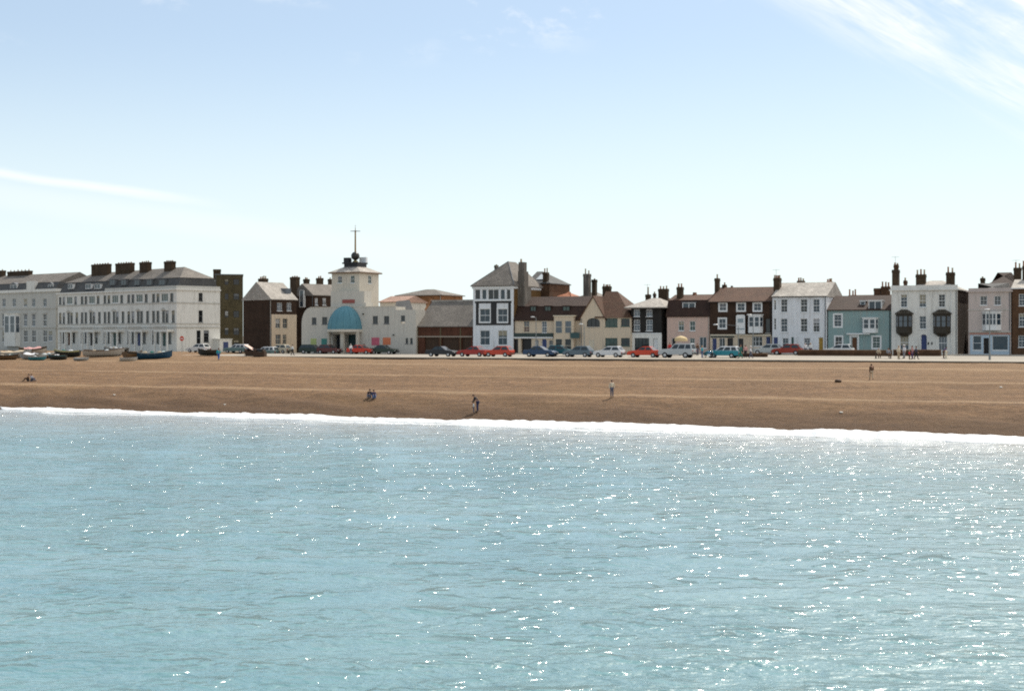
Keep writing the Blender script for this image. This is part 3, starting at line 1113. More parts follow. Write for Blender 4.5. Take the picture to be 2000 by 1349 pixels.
S_WHITE = stucco('white_stucco', (0.73, 0.715, 0.665), 0.07)
S_WHITE2 = stucco('white_stucco_cool', (0.72, 0.74, 0.76), 0.06)
S_GREY = stucco('grey_stucco', (0.52, 0.51, 0.47), 0.1)
S_CREAM = stucco('cream_render', (0.62, 0.51, 0.38), 0.08)
S_PINK = stucco('pink_render', (0.58, 0.42, 0.35), 0.08)
S_PINK2 = stucco('dusty_pink_render', (0.54, 0.46, 0.42), 0.08)
S_BLUE = stucco('pale_blue_render', (0.24, 0.345, 0.34), 0.08)
S_CONC = stucco('pale_concrete_render', (0.60, 0.55, 0.46), 0.10)
S_CONC2 = stucco('grey_concrete_render', (0.55, 0.52, 0.46), 0.12)
B_DARK = brickwork('dark_brick', (0.05, 0.03, 0.02))
B_BROWN = brickwork('brown_brick', (0.105, 0.058, 0.033))
B_OLIVE = brickwork('stock_brick', (0.072, 0.06, 0.034))
B_RED = brickwork('red_brick', (0.24, 0.10, 0.05))
B_ORANGE = brickwork('orange_brick', (0.25, 0.12, 0.055))
B_OCHRE = brickwork('ochre_brick', (0.14, 0.078, 0.028))
B_CHIM = brickwork('sooty_chimney_brick', (0.065, 0.045, 0.028))
B_GREY = stucco('grey_rendered_stack', (0.115, 0.10, 0.085), 0.2)
R_SLATE = roofing('grey_slate', (0.21, 0.185, 0.16))
R_SLATE_L = roofing('pale_slate', (0.46, 0.42, 0.37), var=0.3)
R_SLATE_D = roofing('dark_slate', (0.10, 0.10, 0.10))
R_TILE = roofing('brown_tile', (0.115, 0.052, 0.028), row=0.15, w=0.2, lichen=(0.25, 0.2, 0.1))
R_TILE_D = roofing('dark_tile', (0.052, 0.026, 0.018), row=0.15, w=0.2, lichen=(0.12, 0.1, 0.05))
R_RED = roofing('red_tile', (0.42, 0.15, 0.07), row=0.15, w=0.2)
S_BLACK = stucco('black_boarding', (0.022, 0.02, 0.018), 0.2, (0.05, 0.045, 0.04))
DOOR_BLUE = plain('door_blue', (0.04, 0.06, 0.16))
DOOR_GREEN = plain('door_green', (0.05, 0.10, 0.09))
DOOR_OCHRE = plain('door_ochre', (0.33, 0.20, 0.03))
DOOR_BROWN = plain('door_brown', (0.12, 0.05, 0.02))
SIGN_DARK = plain('sign_dark_green', (0.035, 0.055, 0.05))
SIGN_TEAL = plain('sign_teal', (0.04, 0.085, 0.085))

# 1 ---- hotel at the far left
b = Bld('seafront_hotel', 'grey white stucco hotel with slate mansard roof cut by the left edge', -40, 109, 336, 40, 12, 5.6, 'hotel')
zc = b.z(570, 60)
for i, px in enumerate((4, 24, 46, 62, 84)):
    w = 7
    b.win(px, 583, px + w, 599, kind='sash', pane=G_BLUE if i < 2 else None)
    b.win(px, 613, px + w, 637, kind='sash', hood='flat')
    b.win(px, 645, px + w + 1, 668, kind='sash', pane=G_DARK)
b.win(94, 646, 102, 666)
b.winm(b.u(-30), b.u(-22), b.z(637, -26), b.z(613, -26))
b.walls(zc, S_GREY)
b.band('cornice', zc - .1, zc + .55, .35, S_WHITE, right=True)
b.band('string_course', b.z(604, 60), b.z(602, 60), .12, STONE, right=True)
b.band('string_course', b.z(641, 60), b.z(639, 60), .14, STONE, right=True)
b.bay(14, 39, 612, 676, 1.0, S_WHITE, mull=2, glaze=(.42, .92))
r = b.mansard(zc + .5, b.z(552, 60), b.z(536, 60, 6), R_SLATE_D, 1.0, mat_top=R_SLATE)
for p0, p1 in ((20, 33), (94, 104)):
    b.dormer(p0, 556, p1, 568, .1, S_WHITE, P_LEAD, top='ped')
b.panel('pediment', 54, 549, 69, 571, S_WHITE, -.3, .6)
b.chimney(-30, 12, 529, 6, B_CHIM, py_b=540, pots=5, pot_h=.45, dep=1.0)
b.chimney(14, 64, 529.5, 6, B_CHIM, py_b=540, pots=6, pot_h=.4, dep=1.0)

# 2 ---- white Victorian terrace
TY = 280.0
b = Bld('victorian_terrace', 'long white stucco terrace with porches, slate mansard and four brick chimneys', 113, 345, TY * 1.113, 43.0, 10.3, 5.5, 'terrace')
WZ = lambda py: CAM_H - (py - HORIZON) / F_PX * TY - b.base
zt1, zt0, zf1, zf0, zgr1, zgr0, zc = WZ(572), WZ(588), WZ(606), WZ(629), WZ(645), WZ(676), WZ(565)
U = b.W / 5
SASH = plain('dark_sash', (.11, .12, .12), .5)
for k in range(5):
    o = k * U
    for p, w in ((0.45, 1.08), (2.0, 1.08), (6.9, 1.08)):
        b.winm(o + p, o + p + w, zt0, zt1, sill=True, frame=SASH, cols=1, rows=1, pane=G_DARK)
    b.winm(o + 3.7, o + 6.1, zt0, zt1, kind='case', cols=3, rows=1, pane=G_GREEN)
    for p in (0.45, 2.0, 4.0, 5.2, 7.4):
        b.winm(o + p, o + p + 1.08, zf0, zf1, hood='ped' if p in (4.0,) else None, pane=G_DARK, frame=SASH, cols=1, rows=1)
    for p in (0.45, 2.0):
        b.winm(o + p, o + p + 1.08, zgr0 + .5, zgr1, pane=G_DARK, frame=SASH, cols=1, rows=1)
    b.winm(o + 4.1, o + 5.3, zgr0, zgr1 - .4, kind='door', frame=random.choice((P_BLACK, DOOR_GREEN, DOOR_BLUE, DOOR_BROWN)))
    b.winm(o + 6.2, o + 7.3, zgr0 + .5, zgr1 - .4, pane=G_DARK, frame=SASH, cols=1, rows=1)
for (p0, y0, p1, y1) in ((388, 572, 396, 588), (388, 606, 396, 629), (384, 645, 392, 676), (398, 645, 408, 668)):
    b.win(p0, y0, p1, y1, 'R', pane=G_DARK, frame=SASH, cols=1, rows=1)
b.walls(zc, S_WHITE)
b.band('string_course', WZ(592), WZ(590), .1, STONE, right=True)
b.band('string_course', WZ(632.5), WZ(631), .12, STONE, right=True)
b.band('string_course', WZ(640), WZ(638), .14, STONE, right=True)
b.band('cornice', zc - .12, zc + .22, .3, S_WHITE, right=True)
ppar = b.u(205)
mb = MB()
mb.box(ppar, b.W + .05, -.05, .25, zc + .2, WZ(557))
mb.box(b.W - .2, b.W + .052, .25, b.D, zc + .2, WZ(557))
b.part('parapet', mb, S_GREY)
for k in range(5):                                         # projecting porches on columns
    o = k * U
    mb = MB()
    mb.box(o + 3.45, o + 8.3, -1.7, -.003, zgr1 - .28, zgr1 + .22)
    p = b.part('porch', mb, S_WHITE)
    for x in (3.62, 5.7, 8.1):
        mb = MB()
        mb.lathe((o + x, -1.5, 0), [(.02, -.4), (.2, -.4), (.2, zgr0), (.24, zgr0), (.24, zgr0 + .12), (.17, zgr0 + .15), (.15, zgr1 - .5), (.2, zgr1 - .45), (.2, zgr1 - .29)], 8)
        b.part('column', mb, S_WHITE, p)
    mb = MB()
    mb.box(o + 3.5, o + 8.2, -1.75, -1.6, zgr1 + .22, zgr1 + .3)
    mb.box(o + 3.5, o + 8.2, -1.75, -1.6, zgr1 + .72, zgr1 + .8)
    for i in range(13):
        mb.box(o + 3.6 + i * .37, o + 3.68 + i * .37, -1.71, -1.64, zgr1 + .3, zgr1 + .72)
    b.part('balustrade', mb, STONE, p)
zm, zr = WZ(541), b.zz(519.5, b.W, b.D / 2)
u0, u1, v0, v1, i = -.1, b.W - .25, .3, b.D - .2, .9
mb = MB()
mb.poly([(u0, v0, zc), (u1, v0, zc), (u1, v1, zc), (u0, v1, zc), (u0 + i, v0 + i, zm), (u1 - i * .3, v0 + i, zm), (u1 - i * .3, v1 - i, zm), (u0 + i, v1 - i, zm)],
        [(0, 1, 5, 4), (1, 2, 6, 5), (2, 3, 7, 6), (3, 0, 4, 7)])
r = b.part('roof', mb, R_SLATE_D)
mb = MB()
vm, q = b.D / 2, .12
mb.poly([(u0 + i - q, v0 + i - q, zm), (u1 - i * .3 + q, v0 + i - q, zm), (u1 - i * .3 + q, v1 - i + q, zm), (u0 + i - q, v1 - i + q, zm), (u0 + 6.5, vm, zr - .3), (u1 - 4.6, vm, zr)],
        [(0, 1, 5, 4), (2, 3, 4, 5), (1, 2, 5), (3, 0, 4), (3, 2, 1, 0)])
b.part('upper_slope', mb, R_SLATE, r)
for p0, p1 in ((133, 142), (167, 178), (184, 196)):
    b.dormer(p0, 554, p1, 564, .35, P_WHITE, P_LEAD, deepv=1.2)
for p0, p1 in ((214, 224), (236, 246), (262, 272), (286, 296), (310, 322)):
    b.dormer(p0, 546, p1, 557, .5, P_LEAD, P_LEAD, frame=P_LEAD, deepv=1.2)
for p0, p1, y, n in ((178, 218, 516, 6), (225, 263, 514, 6), (272, 296, 512, 4), (320, 343, 510.5, 4)):
    b.chimney(p0, p1, y, 4.2, B_CHIM, py_b=540, pots=n, pot_h=.28, dep=1.1)
mb = MB()                                                   # white lean-to against the end wall
z = WZ(663)
mb.box(b.W + .01, b.W + 2.2, 8.6, 11.6, -.6, z)
mb.box(b.W + .0, b.W + 2.35, 8.45, 11.7, z, z + .14)
b.part('side_porch', mb, S_WHITE)
mb = MB()
mb.box(b.W + 2.2, b.W + 2.24, 9.5, 10.7, 0, z - .5)
b.part('door', mb, DOOR_BLUE)

# 2b --- tall brick block behind the terrace's end
b = Bld('brick_block', 'tall drab stock brick block behind the end of the white terrace', 420, 474.5, 300, -11, 10, 5.6, 'building')
zt = b.z(537, 450)
for y0, y1 in ((545, 556), (573, 585), (607, 620), (640, 654), (664, 676)):
    b.win(456, y0, 467, y1, pane=G_DARK, frame=P_BLACK, sill=False)
    b.win(439, y0, 446, y1, pane=G_DARK, frame=P_BLACK, sill=False)
b.walls(zt, B_OLIVE)
b.band('coping', zt, zt + .18, .1, P_LEAD, right=True)
b.chimney(416, 432, 526, 3, B_CHIM, py_b=540, pots=0)

# 3 ---- dark gabled house, its end to the sea
b = Bld('gabled_brick_house', 'dark brick house, tall blind gable to the sea, cream lower side wall', 475, 530, 266, 43, 12.5, 5.55)
ze = b.z(584, 530)
zr = b.z(551, 500)
W_, D_ = b.W, b.D
DD = b.vside(579, b.W)
b.D = DD
for (p0, y0, p1, y1) in ((541, 591, 551, 607), (560, 591, 569, 607)):
    b.win(p0, y0, p1, y1, 'R', pane=G_NET)
for (p0, y0, p1, y1) in ((538, 622, 547, 641), (552, 622, 561, 641), (538, 653, 548, 672), (552, 653, 559, 672)):
    b.win(p0, y0, p1, y1, 'R', pane=G_BLUE, frame=P_CREAM)
b.walls(ze, B_DARK, gable=('fb', zr))
mb = MB(b.Rt.xf)
z_ = b.Rt.z(614, DD * .5)
P0 = sorted(b.Rt.holes)
r = b.roof('fb', ze, zr + .05, R_SLATE_L, .22)
b.part('rendered_lower_wall', (lambda m: (m.box(.003, DD, -.05, -.003, z_ - .35, z_), m)[1])(MB(b.Rt.xf)), S_CREAM)
# cream render round the lower windows: piers and bands between the openings
mb = MB(b.Rt.xf)
low = sorted([h for h in b.Rt.holes if h[3] < z_], key=lambda h: h[0])
Ps = sorted({0.004, DD, *[h[0] for h in low], *[h[1] for h in low]})
Zs = sorted({-.6, z_ - .35, *[h[2] for h in low], *[h[3] for h in low]})
for a0, a1 in zip(Ps, Ps[1:]):
    for c0, c1 in zip(Zs, Zs[1:]):
        x, y = (a0 + a1) / 2, (c0 + c1) / 2
        if not any(h[0] < x < h[1] and h[2] < y < h[3] for h in low):
            mb.box(a0, a1, -.045, -.003, c0, c1)
b.part('lower_render', mb, S_CREAM)
b.chimney(504, 524, 544, 2.2, B_CHIM, py_b=562, pots=4, pot_h=.5)
b.chimney(566, 586, 541, 10.2, B_CHIM, py_b=570, pots=3, pot_h=.25)
mb = MB()                                                   # dormer on the slope facing right
z0 = (ze + zr) / 2 - .5
mb.box(W_ - 3.2, W_ - 1.35, 4.2, 5.6, z0 - .8, z0 + 1.0)
d = b.part('dormer', mb, P_LEAD)
mb = MB()
mb.box(W_ - 1.345, W_ - 1.3, 4.35, 5.45, z0 - .6, z0 + .85)
b.part('pane', mb, G_NET, d)

# 3b --- next house behind, dormers and chimneys showing over the cream wall
b = Bld('dormer_house', 'dark house with slate roof and white dormers left of the tower', 571, 612, 272, 40, 12, 5.55)
ze, zr = b.z(576, 612), b.z(554, 600)
b.D = 14
b.win(615, 582, 621, 596, 'R', pane=G_NET)
b.win(630, 582, 637, 596, 'R', pane=G_DARK)
b.walls(ze, B_DARK, gable=('fb', zr))
b.roof('fb', ze, zr + .05, R_SLATE, .22)
b.dormer(585, 566, 593, 600, -.5, P_WHITE, P_LEAD, cols=1, deepv=1.5)
b.chimney(592, 605, 545, 3, B_CHIM, py_b=566, pots=2, pot_h=.4)
b.chimney(617, 632, 543, 7, B_CHIM, py_b=566, pots=2, pot_h=.4)
b.chimney(640, 648, 545, 12, B_CHIM, py_b=570, pots=1, pot_h=.4)

# 4 ---- the tower with its time ball, and the entrance block below it
b = Bld('entrance_block', 'low cream concrete block with blue half dome canopy below the tower', 589, 812, LY2(589), 29, 9, 5.5, 'building')
for (p0, y0, p1, y1) in ((609, 620, 618, 633), (629, 619, 639, 633), (728, 617, 738, 632), (750, 617, 760, 632)):
    b.win(p0, y0, p1, y1, pane=G_DARK, frame=P_LEAD, kind='case', cols=2, rows=1)
for (p0, y0, p1, y1) in ((783, 616, 791, 627),):
    b.win(p0, y0, p1, y1, pane=G_DARK, frame=P_LEAD, kind='plain')
for (p0, y0, p1, y1) in ((792, 660, 797, 671), (801, 660, 806, 671)):
    b.win(p0, y0, p1, y1, pane=G_DARK, frame=P_LEAD, kind='plain')
b.win(650, 653, 664, 689, kind='void', deep=1.2, frame=plain('dark_entrance', (.02, .022, .03)))
b.win(673, 653, 697, 689, kind='void', deep=1.2, frame=plain('dark_entrance_green', (.02, .05, .05)))
b.win(613, 676, 621, 688.6, kind='plain', pane=G_DARK, frame=P_LEAD)
zl = b.z(633, 595)
b.walls(zl, S_CONC2)
mb = MB()                                                    # upper wall with a curved left shoulder
zu = b.z(600, 660)
f = b.F
ua, ub = b.u(606), b.u(773)
arc = [(ua - (ua - .0) * cos(pi / 2 * k / 8), zl + (zu - zl) * sin(pi / 2 * k / 8)) for k in range(9)]
for (x0, z0), (x1, z1) in zip(arc, arc[1:]):
    mb.poly([(x0, 0, zl), (x1, 0, zl), (x1, 0, z1), (x0, 0, z0), (x0, 3, zl), (x1, 3, zl), (x1, 3, z1), (x0, 3, z0)], [(0, 1, 2, 3), (3, 2, 6, 7), (4, 7, 6, 5)])
Ps = sorted({ua, ub, b.W, *[q for h in f.holes if h[3] > zl for q in h[:2]]})
zr_ = b.z(605, 790)
for a0, a1 in zip(Ps, Ps[1:]):
    x = (a0 + a1) / 2
    top = zu if x < ub else zr_
    hs = [h for h in f.holes if h[0] < x < h[1] and h[3] > zl]
    mb.face([(a0, 0, hs[0][3] if hs else zl), (a1, 0, hs[0][3] if hs else zl), (a1, 0, top), (a0, 0, top)])
mb.face([(ua, 0, zu), (ub, 0, zu), (ub, 3, zu), (ua, 3, zu)])
mb.face([(ub, 0, zr_), (b.W, 0, zr_), (b.W, 3, zr_), (ub, 3, zr_)])
mb.face([(ub, 0, zr_), (ub, 0, zu), (ub, 3, zu), (ub, 3, zr_)])
mb.face([(b.W, 0, zl), (b.W, 3, zl), (b.W, 3, zr_), (b.W, 0, zr_)])
b.part('upper_wall', mb, S_CONC2)
mb = MB()
mb.box(ua, ub, -.06, .3, zu, zu + .1)
b.part('coping', mb, S_CONC)
# half dome canopy
u0, u1 = b.u(645), b.u(707)
um, ra = (u0 + u1) / 2, (u1 - u0) / 2
zb_, zt_ = b.zz(643, um, -1.2), b.zz(597.5, um, -.4)
DOME = stucco('dome_blue', (0.10, 0.24, 0.295), 0.25, (0.14, 0.28, 0.31), 0.7)
mb = MB()
prof = [(ra * cos(pi / 2 * k / 14), (zt_ - zb_) * sin(pi / 2 * k / 14)) for k in range(15)]
prof[-1] = (.02, prof[-1][1])
mb.lathe((um, -.01, zb_), prof, 28, pi, 2 * pi, 1.0, .85)
dome = b.part('dome_canopy', mb, DOME, smooth=True)
mb = MB()
for k in range(1, 8):
    t = pi + pi * k / 8
    pts = [(um + (r_ + .02) * cos(t), -.01 + .85 * (r_ + .02) * sin(t), zb_ + z_) for r_, z_ in prof]
    for p, q in zip(pts, pts[1:]):
        mb.tube(p, q, .03, .03, 5, False)
b.part('canopy_rib', mb, DOME, dome)
mb = MB()
ring = [(um + (ra + .08) * cos(pi + pi * k / 24), -.01 + .85 * (ra + .08) * sin(pi + pi * k / 24)) for k in range(25)]
zf = b.zz(648, um, -1.2)
mb.prism(ring, zf, zb_ - .004)
b.part('canopy_fascia', mb, S_CONC, dome)
for t in (.07, .93):
    mb = MB()
    a_ = pi + pi * t
    x, y = um + (ra - .25) * cos(a_), .85 * (ra - .25) * sin(a_) - .25
    mb.box(x - .22, x + .22, y - .22, y + .22, -.6, zf)
    b.part('pier', mb, S_CONC)
mb = MB()
x = b.u(669, -1.9)
mb.box(x - .3, x + .3, -2.1, -1.7, -.6, zf)
b.part('pier', mb, S_CONC)
# lower block in front of the tower's foot
zq = b.z(569, 680, 1.5)
mb = MB()
ta, tb = b.u(648, 1.5), b.u(713, 1.5)
mb.prism([(ta, zu - .3), (tb + .4, zu - .3), (tb + .4, zu + .8), (tb, zu + .8), (tb, zq), (ta, zq)], 1.2, 3.4, 'y')
b.part('stair_block', mb, S_CONC2)
mb = MB()
mb.box(b.u(669, 1.2), b.u(693, 1.2), 1.12, 1.197, b.z(592, 680, 1.2), b.z(585, 680, 1.2))
b.part('sign_panel', mb, plain('faded_red_sign', (.30, .085, .07)))
for nm, p0, y0, p1, y1, c in (('green_poster', 607, 661, 618, 674, (.36, .42, .16)), ('teal_poster', 628, 661, 639, 676, (.05, .22, .19)),
                              ('pink_poster', 726, 659, 741, 674, (.50, .11, .16)), ('orange_poster', 748, 659, 763, 673, (.60, .18, .08))):
    o = b.panel('poster', p0, y0, p1, y1, plain(nm, c, .6, .2, 1.2), -.05, -.003)
    o['label'] = nm.replace('_', ' ') + ' on the wall'
mb = MB()                                                    # little lean-to roof at the right
mb.poly([(b.u(770, 3), 3.1, b.z(605, 780, 3)), (b.u(806, 3), 3.1, b.z(605, 780, 3)), (b.u(800, 7), 7, b.z(586, 780, 7)), (b.u(774, 7), 7, b.z(588, 780, 7))], [(0, 1, 2, 3)])
b.part('lean_to_roof', mb, R_SLATE_D)
for px, y in ((645, 652), (709, 612), (768, 653)):
    mb = MB()
    mb.box(b.u(px), b.u(px) + .25, -.3, -.003, b.z(y + 2, px), b.z(y, px))
    b.part('lamp', mb, P_BLACK)

YT = 246.5
b = Bld('time_ball_tower', 'square cream tower with black time ball and cross-armed mast on its roof', 648, 702, YT * 1.012 + 3.2, 29, 6, 5.5, 'tower')
b.D = b.W
ze = b.z(531, 690)
for (p0, y0, p1, y1, fc) in ((659, 539, 668, 553, 'F'), (684, 538, 692.5, 553, 'F'), (719, 538, 726, 554, 'R')):
    b.win(p0, y0, p1, y1, fc, pane=G_GREEN, cols=2, rows=1)
b.walls(ze, S_CONC)
zr = b.zz(521, b.W / 2, b.D / 2)
mb = MB()
o = .45
i = 1.7
mb.poly([(-o, -o, ze), (b.W + o, -o, ze), (b.W + o, b.D + o, ze), (-o, b.D + o, ze), (i, i, zr), (b.W - i, i, zr), (b.W - i, b.D - i, zr), (i, b.D - i, zr)],
        [(0, 1, 5, 4), (1, 2, 6, 5), (2, 3, 7, 6), (3, 0, 4, 7), (4, 5, 6, 7)])
rf = b.part('roof', mb, R_SLATE_L)
mb = MB()
mb.box(-o - .02, b.W + o + .02, -o - .02, b.D + o + .02, ze - .22, ze - .003)
b.part('cornice', mb, plain('brown_cornice', (.16, .10, .06)))
zt = b.zz(513, b.W / 2, b.D / 2)
mb = MB()
mb.box(i - .15, b.W - i + .15, i - .15, b.D - i + .15, zr - .3, zt - .25)
mb.box(i - .4, b.W - i + .3, i - .4, b.D - i + .3, zt - .25, zt)
b.part('roof_platform', mb, IRON)
cx = cy = b.W / 2
zball = b.zz(500, cx, cy)
rb = .76
mb = MB()
mb.ball((cx, cy, zball), rb, n=18)
ball = b.part('time_ball', mb, plain('ball_black', (.03, .03, .025), .35), smooth=True)
mb = MB()
mb.lathe((cx, cy, zt), [(.55, 0), (.5, .25), (.26, .35), (.24, zball - zt - rb + .1)], 12)
b.part('ball_cradle', mb, plain('cradle_ochre', (.2, .15, .05)))
zx, ztip = b.zz(451.5, cx, cy), b.zz(438, cx, cy)
mb = MB()
mb.tube((cx, cy, zball), (cx, cy, zx + .1), .17, .13, 8)
mb.tube((cx, cy, zx + .1), (cx, cy, zx + .7), .08, .04, 6)
mast = b.part('mast', mb, plain('mast_ochre', (.30, .20, .08)))
mb = MB()
mb.tube((cx, cy, zx + .7), (cx, cy, ztip), .02, .01, 5)
mb.ball((cx, cy, zx + .95), .09)
b.part('finial', mb, plain('pale_metal', (.5, .5, .48), .4), mast)
mb = MB()
ux = .98
for s_ in (-1, 1):
    mb.tube((cx, cy, zx), (cx + s_ * ux * .8, cy + s_ * ux * .42, zx), .075, .05, 6)
    mb.tube((cx, cy, zx - .0), (cx + s_ * ux * .42, cy - s_ * ux * .8, zx), .075, .05, 6)
b.part('cross_arm', mb, IRON, mast)
mb = MB()
x0, x1 = b.u(673, 2.0), b.u(683, 2.0)
mb.box(x0, x1, 1.7, 2.5, zt - .1, b.zz(503.5, x0, 2))
mb.box(x0 + .9, x1 + .22, 1.9, 2.3, zt - .1, b.zz(506, x0, 2))
b.part('roof_cabinet', mb, IRON)
mb = MB()
x0, x1 = b.u(703, 4.2), b.u(716, 4.2)
mb.box(x0, x1, 4.0, 4.5, b.zz(513, x0, 4), b.zz(502.5, x0, 4))
b.part('white_hatch', mb, plain('hatch_white', (.75, .77, .78)))

# 5 ---- hall behind with low hipped roof
b = Bld('brick_hall', 'orange brick hall with shallow hipped slate roof behind the long low shed', 776, 862, 280, 29, 14, 5.6, 'hall')
ze = b.z(576, 850)
b.D = b.vside(902, b.W)
b.D = min(max(b.D, 8), 22)
b.win(796, 576.5, 801, 584, kind='plain', pane=G_NET)
b.walls(ze, B_ORANGE)
b.roof('hip', ze + .02, b.zz(565, b.W / 2, b.D / 2), R_SLATE, .4, ins=4.5)
b = Bld('tiled_outhouse', 'low building with pale pinkish tiled roof tucked behind the tower', 742, 786, 262, 29, 8, 5.6, 'building')
ze = b.z(589, 770)
b.walls(ze, S_CONC2)
b.roof('gable', ze, b.zz(578, b.W * .5, 4), roofing('pinkish_tile', (.46, .29, .22), .15, .2), .25)

# 6 ---- long low shed
b = Bld('long_shed', 'long low shed with big weathered slate roof and brown timber front', 813, 923.5, LY2(813) + .6, 27, 11, 5.55, 'shed')
ze, zr = b.z(637.5, 870), b.zz(586.5, b.W * .5, b.D / 2)
BROWN_B = brickwork('shed_red_brick', (.10, .042, .026))
TIMB = plain('brown_timber', (.055, .03, .016), .75, .35, 1.5)
us = [b.u(p) for p in (829, 857, 863, 896, 902, 920)]
zA, zB = b.z(655.5, 870), b.z(640, 870)
for a0, a1 in ((us[0], us[1]), (us[2], us[3]), (us[4], us[5])):
    b.winm(a0, a1, .03, b.z(659.5, 870), kind='void', deep=.35, frame=TIMB)
b.walls(ze, BROWN_B, gable=zr)
for k in range(3):                                          # vertical boards of the three big doors
    a0, a1 = us[2 * k], us[2 * k + 1]
    n = max(3, int((a1 - a0) / .32))
    for q in range(n):
        mb = MB()
        mb.box(a0 + (a1 - a0) * q / n + .012, a0 + (a1 - a0) * (q + 1) / n - .012, .31 - random.uniform(0, .012), .348, .06, b.z(660, 870) - .03)
        b.part('door_board', mb, TIMB)
b.panel('fascia_rail', 815, 656, 922, 658.5, plain('pale_rail', (.30, .25, .2)), -.10)
for p in (815, 859.5, 898.5):
    b.panel('post', p, 640, p + 2.2, 690, plain('shed_post', (.10, .075, .035)), -.08)
r = b.roof('gable', ze + .05, zr, R_SLATE, .22)
mb = MB()
mb.box(-.2, b.W + .2, b.D / 2 - .32, b.D / 2 + .32, zr - .22, zr + .10)
b.part('ridge_cap', mb, R_SLATE_L, r)
mb = MB()                                                    # raked brick parapet at the left end
mb.prism([(-.35, ze - .4), (b.D / 2, zr + .25), (b.D + .3, ze - .4), (b.D + .3, ze - 1.0), (b.D / 2, zr - .5), (-.35, ze - 1.0)], -.45, -.02, 'x')
b.part('gable_parapet', mb, B_ORANGE)

# 7 ---- white and black corner house with pyramid roof
b = Bld('corner_house', 'white three-storey corner house with black window surrounds and hipped slate roof', 924, 1002.5, LY(924), 25, 11, 5.6)
for p0, p1, pn in ((927.5, 938, G_DARK), (941, 950, G_BLUE), (953, 974, G_DARK), (977, 986, G_BLUE), (989, 997, G_DARK)):
    b.win(p0, 565, p1, 585, kind='case', cols=2 if p1 - p0 > 15 else 1, rows=1, frame=P_WHITE, pane=pn)
for p0, p1 in ((937, 957), (972, 991)):
    b.win(p0, 603, p1, 629, pane=G_BLUE, proud=True, cols=2, rows=1)
    b.win(p0 + .5, 645, p1 - .5, 674, pane=G_BLUE, cols=2, rows=1)
ze = b.z(557.5, 960)
b.walls(ze, S_WHITE2)
zt_, zb2 = b.z(592, 960), b.z(635, 960)
hs = [h for h in b.F.holes if zb2 < h[2] < zt_ and h[3] < zt_]
mb = MB()                                                    # black painted field round the first-floor windows
a = .165
Ps = sorted({b.u(929.5), b.u(998), *[h[0] - a for h in hs], *[h[1] + a for h in hs]})
for q0, q1 in zip(Ps, Ps[1:]):
    x = (q0 + q1) / 2
    h = [h for h in hs if h[0] - a < x < h[1] + a]
    if h:
        mb.box(q0, q1, -.03, -.003, zb2, h[0][2] - a)
    else:
        mb.box(q0, q1, -.03, -.003, zb2, zt_ + .25)
b.part('black_surround', mb, P_BLACK)
b.panel('black_band', 928, 588, 999, 592, P_BLACK, -.05)
b.panel('sill_band', 926, 585.3, 1000, 587.8, P_WHITE, -.12)
b.band('cornice', ze - .5, ze - .16, .15, P_WHITE, right=True)
r = b.roof('fbhip', ze, b.zz(510, b.W * .92, 4.2), R_SLATE, .35, ins=4.3, ridge_u=b.W * .62)
b.ridge_tiles((b.W * .62, 4, b.zz(510, b.W * .92, 4.2)), (-.25, -.25, ze + .05), P_LEAD, r, .07)
b.ridge_tiles((b.W * .62, 4, b.zz(510, b.W * .92, 4.2)), (b.W + .3, -.3, ze + .05), P_LEAD, r, .07)
mb = MB(b.Rt.xf)
mb.box(.2, b.D, -.04, -.003, 0, ze - .6)
b.part('brick_side_wall', mb, B_OCHRE)
mb = MB()                                                    # big external stack on the side wall
v0 = 1.6
zt = b.zz(512, b.W, v0)
mb.box(b.W + .05, b.W + 1.3, v0, v0 + 2.6, -.5, b.zz(560, b.W, v0))
mb.box(b.W + .05, b.W + 1.2, v0 + .1, v0 + 1.7, b.zz(560, b.W, v0), b.zz(530, b.W, v0))
mb.box(b.W + .1, b.W + 1.1, v0 + .2, v0 + 1.3, b.zz(530, b.W, v0), zt)
st = b.part('chimney', mb, B_GREY)
mb = MB()
mb.lathe((b.W + .4, v0 + .6, zt), [(.2, 0), (.15, .4), (.17, .55)], 8)
b.part('chimney_pot', mb, POT_PALE, st)
b.chimney(965, 974, 518, 7, B_GREY, py_b=532, pots=1, pot_h=.2)

# 7b --- brick house behind it
b = Bld('back_brick_house', 'brown brick house with skylight roof behind the white corner house', 1030, 1073, LY(1030) + 13, 25, 9, 5.6)
ze = b.z(553, 1050)
b.walls(ze, B_BROWN)
zr = b.zz(530, b.W * .3, 4.5)
b.roof('hipr', ze, zr, R_SLATE_D, .2, ins=3.4)
mb = MB()
z0 = ze + (zr - ze) * .25
z1 = ze + (zr - ze) * .7
mb.poly([(1.2, -.2 + 1.1, z0 + .14), (2.6, -.2 + 1.1, z0 + .14), (2.6, -.2 + 3.3, z1 + .12), (1.2, -.2 + 3.3, z1 + .12)], [(0, 1, 2, 3)])
b.part('skylight', mb, glass('skylight', (.4, .44, .46), .12))
b.chimney(1059.5, 1073, 532, .6, B_CHIM, zb=-.5, pots=2, pot_h=.75, dep=1.0)
b = Bld('red_roof_house', 'house with bright red tiled roof peeping over the cream inn', 1070, 1114, LY(1075) + 15, 25, 9, 5.6)
ze = b.z(584, 1090)
b.walls(ze, B_RED)
b.roof('hip', ze, b.zz(570, b.W * .5, 4.5), R_RED, .2, ins=2.6)
b = Bld('slate_back_house', 'slate-roofed back house with tall grey stepped chimney behind the cream gable', 1112, 1172, LY(1110) + 13, 25, 9, 5.6)
ze = b.z(586, 1130)
b.walls(ze, S_GREY)
b.roof('hip', ze, b.zz(569, b.W * .4, 4.5), R_SLATE, .2, ins=3)
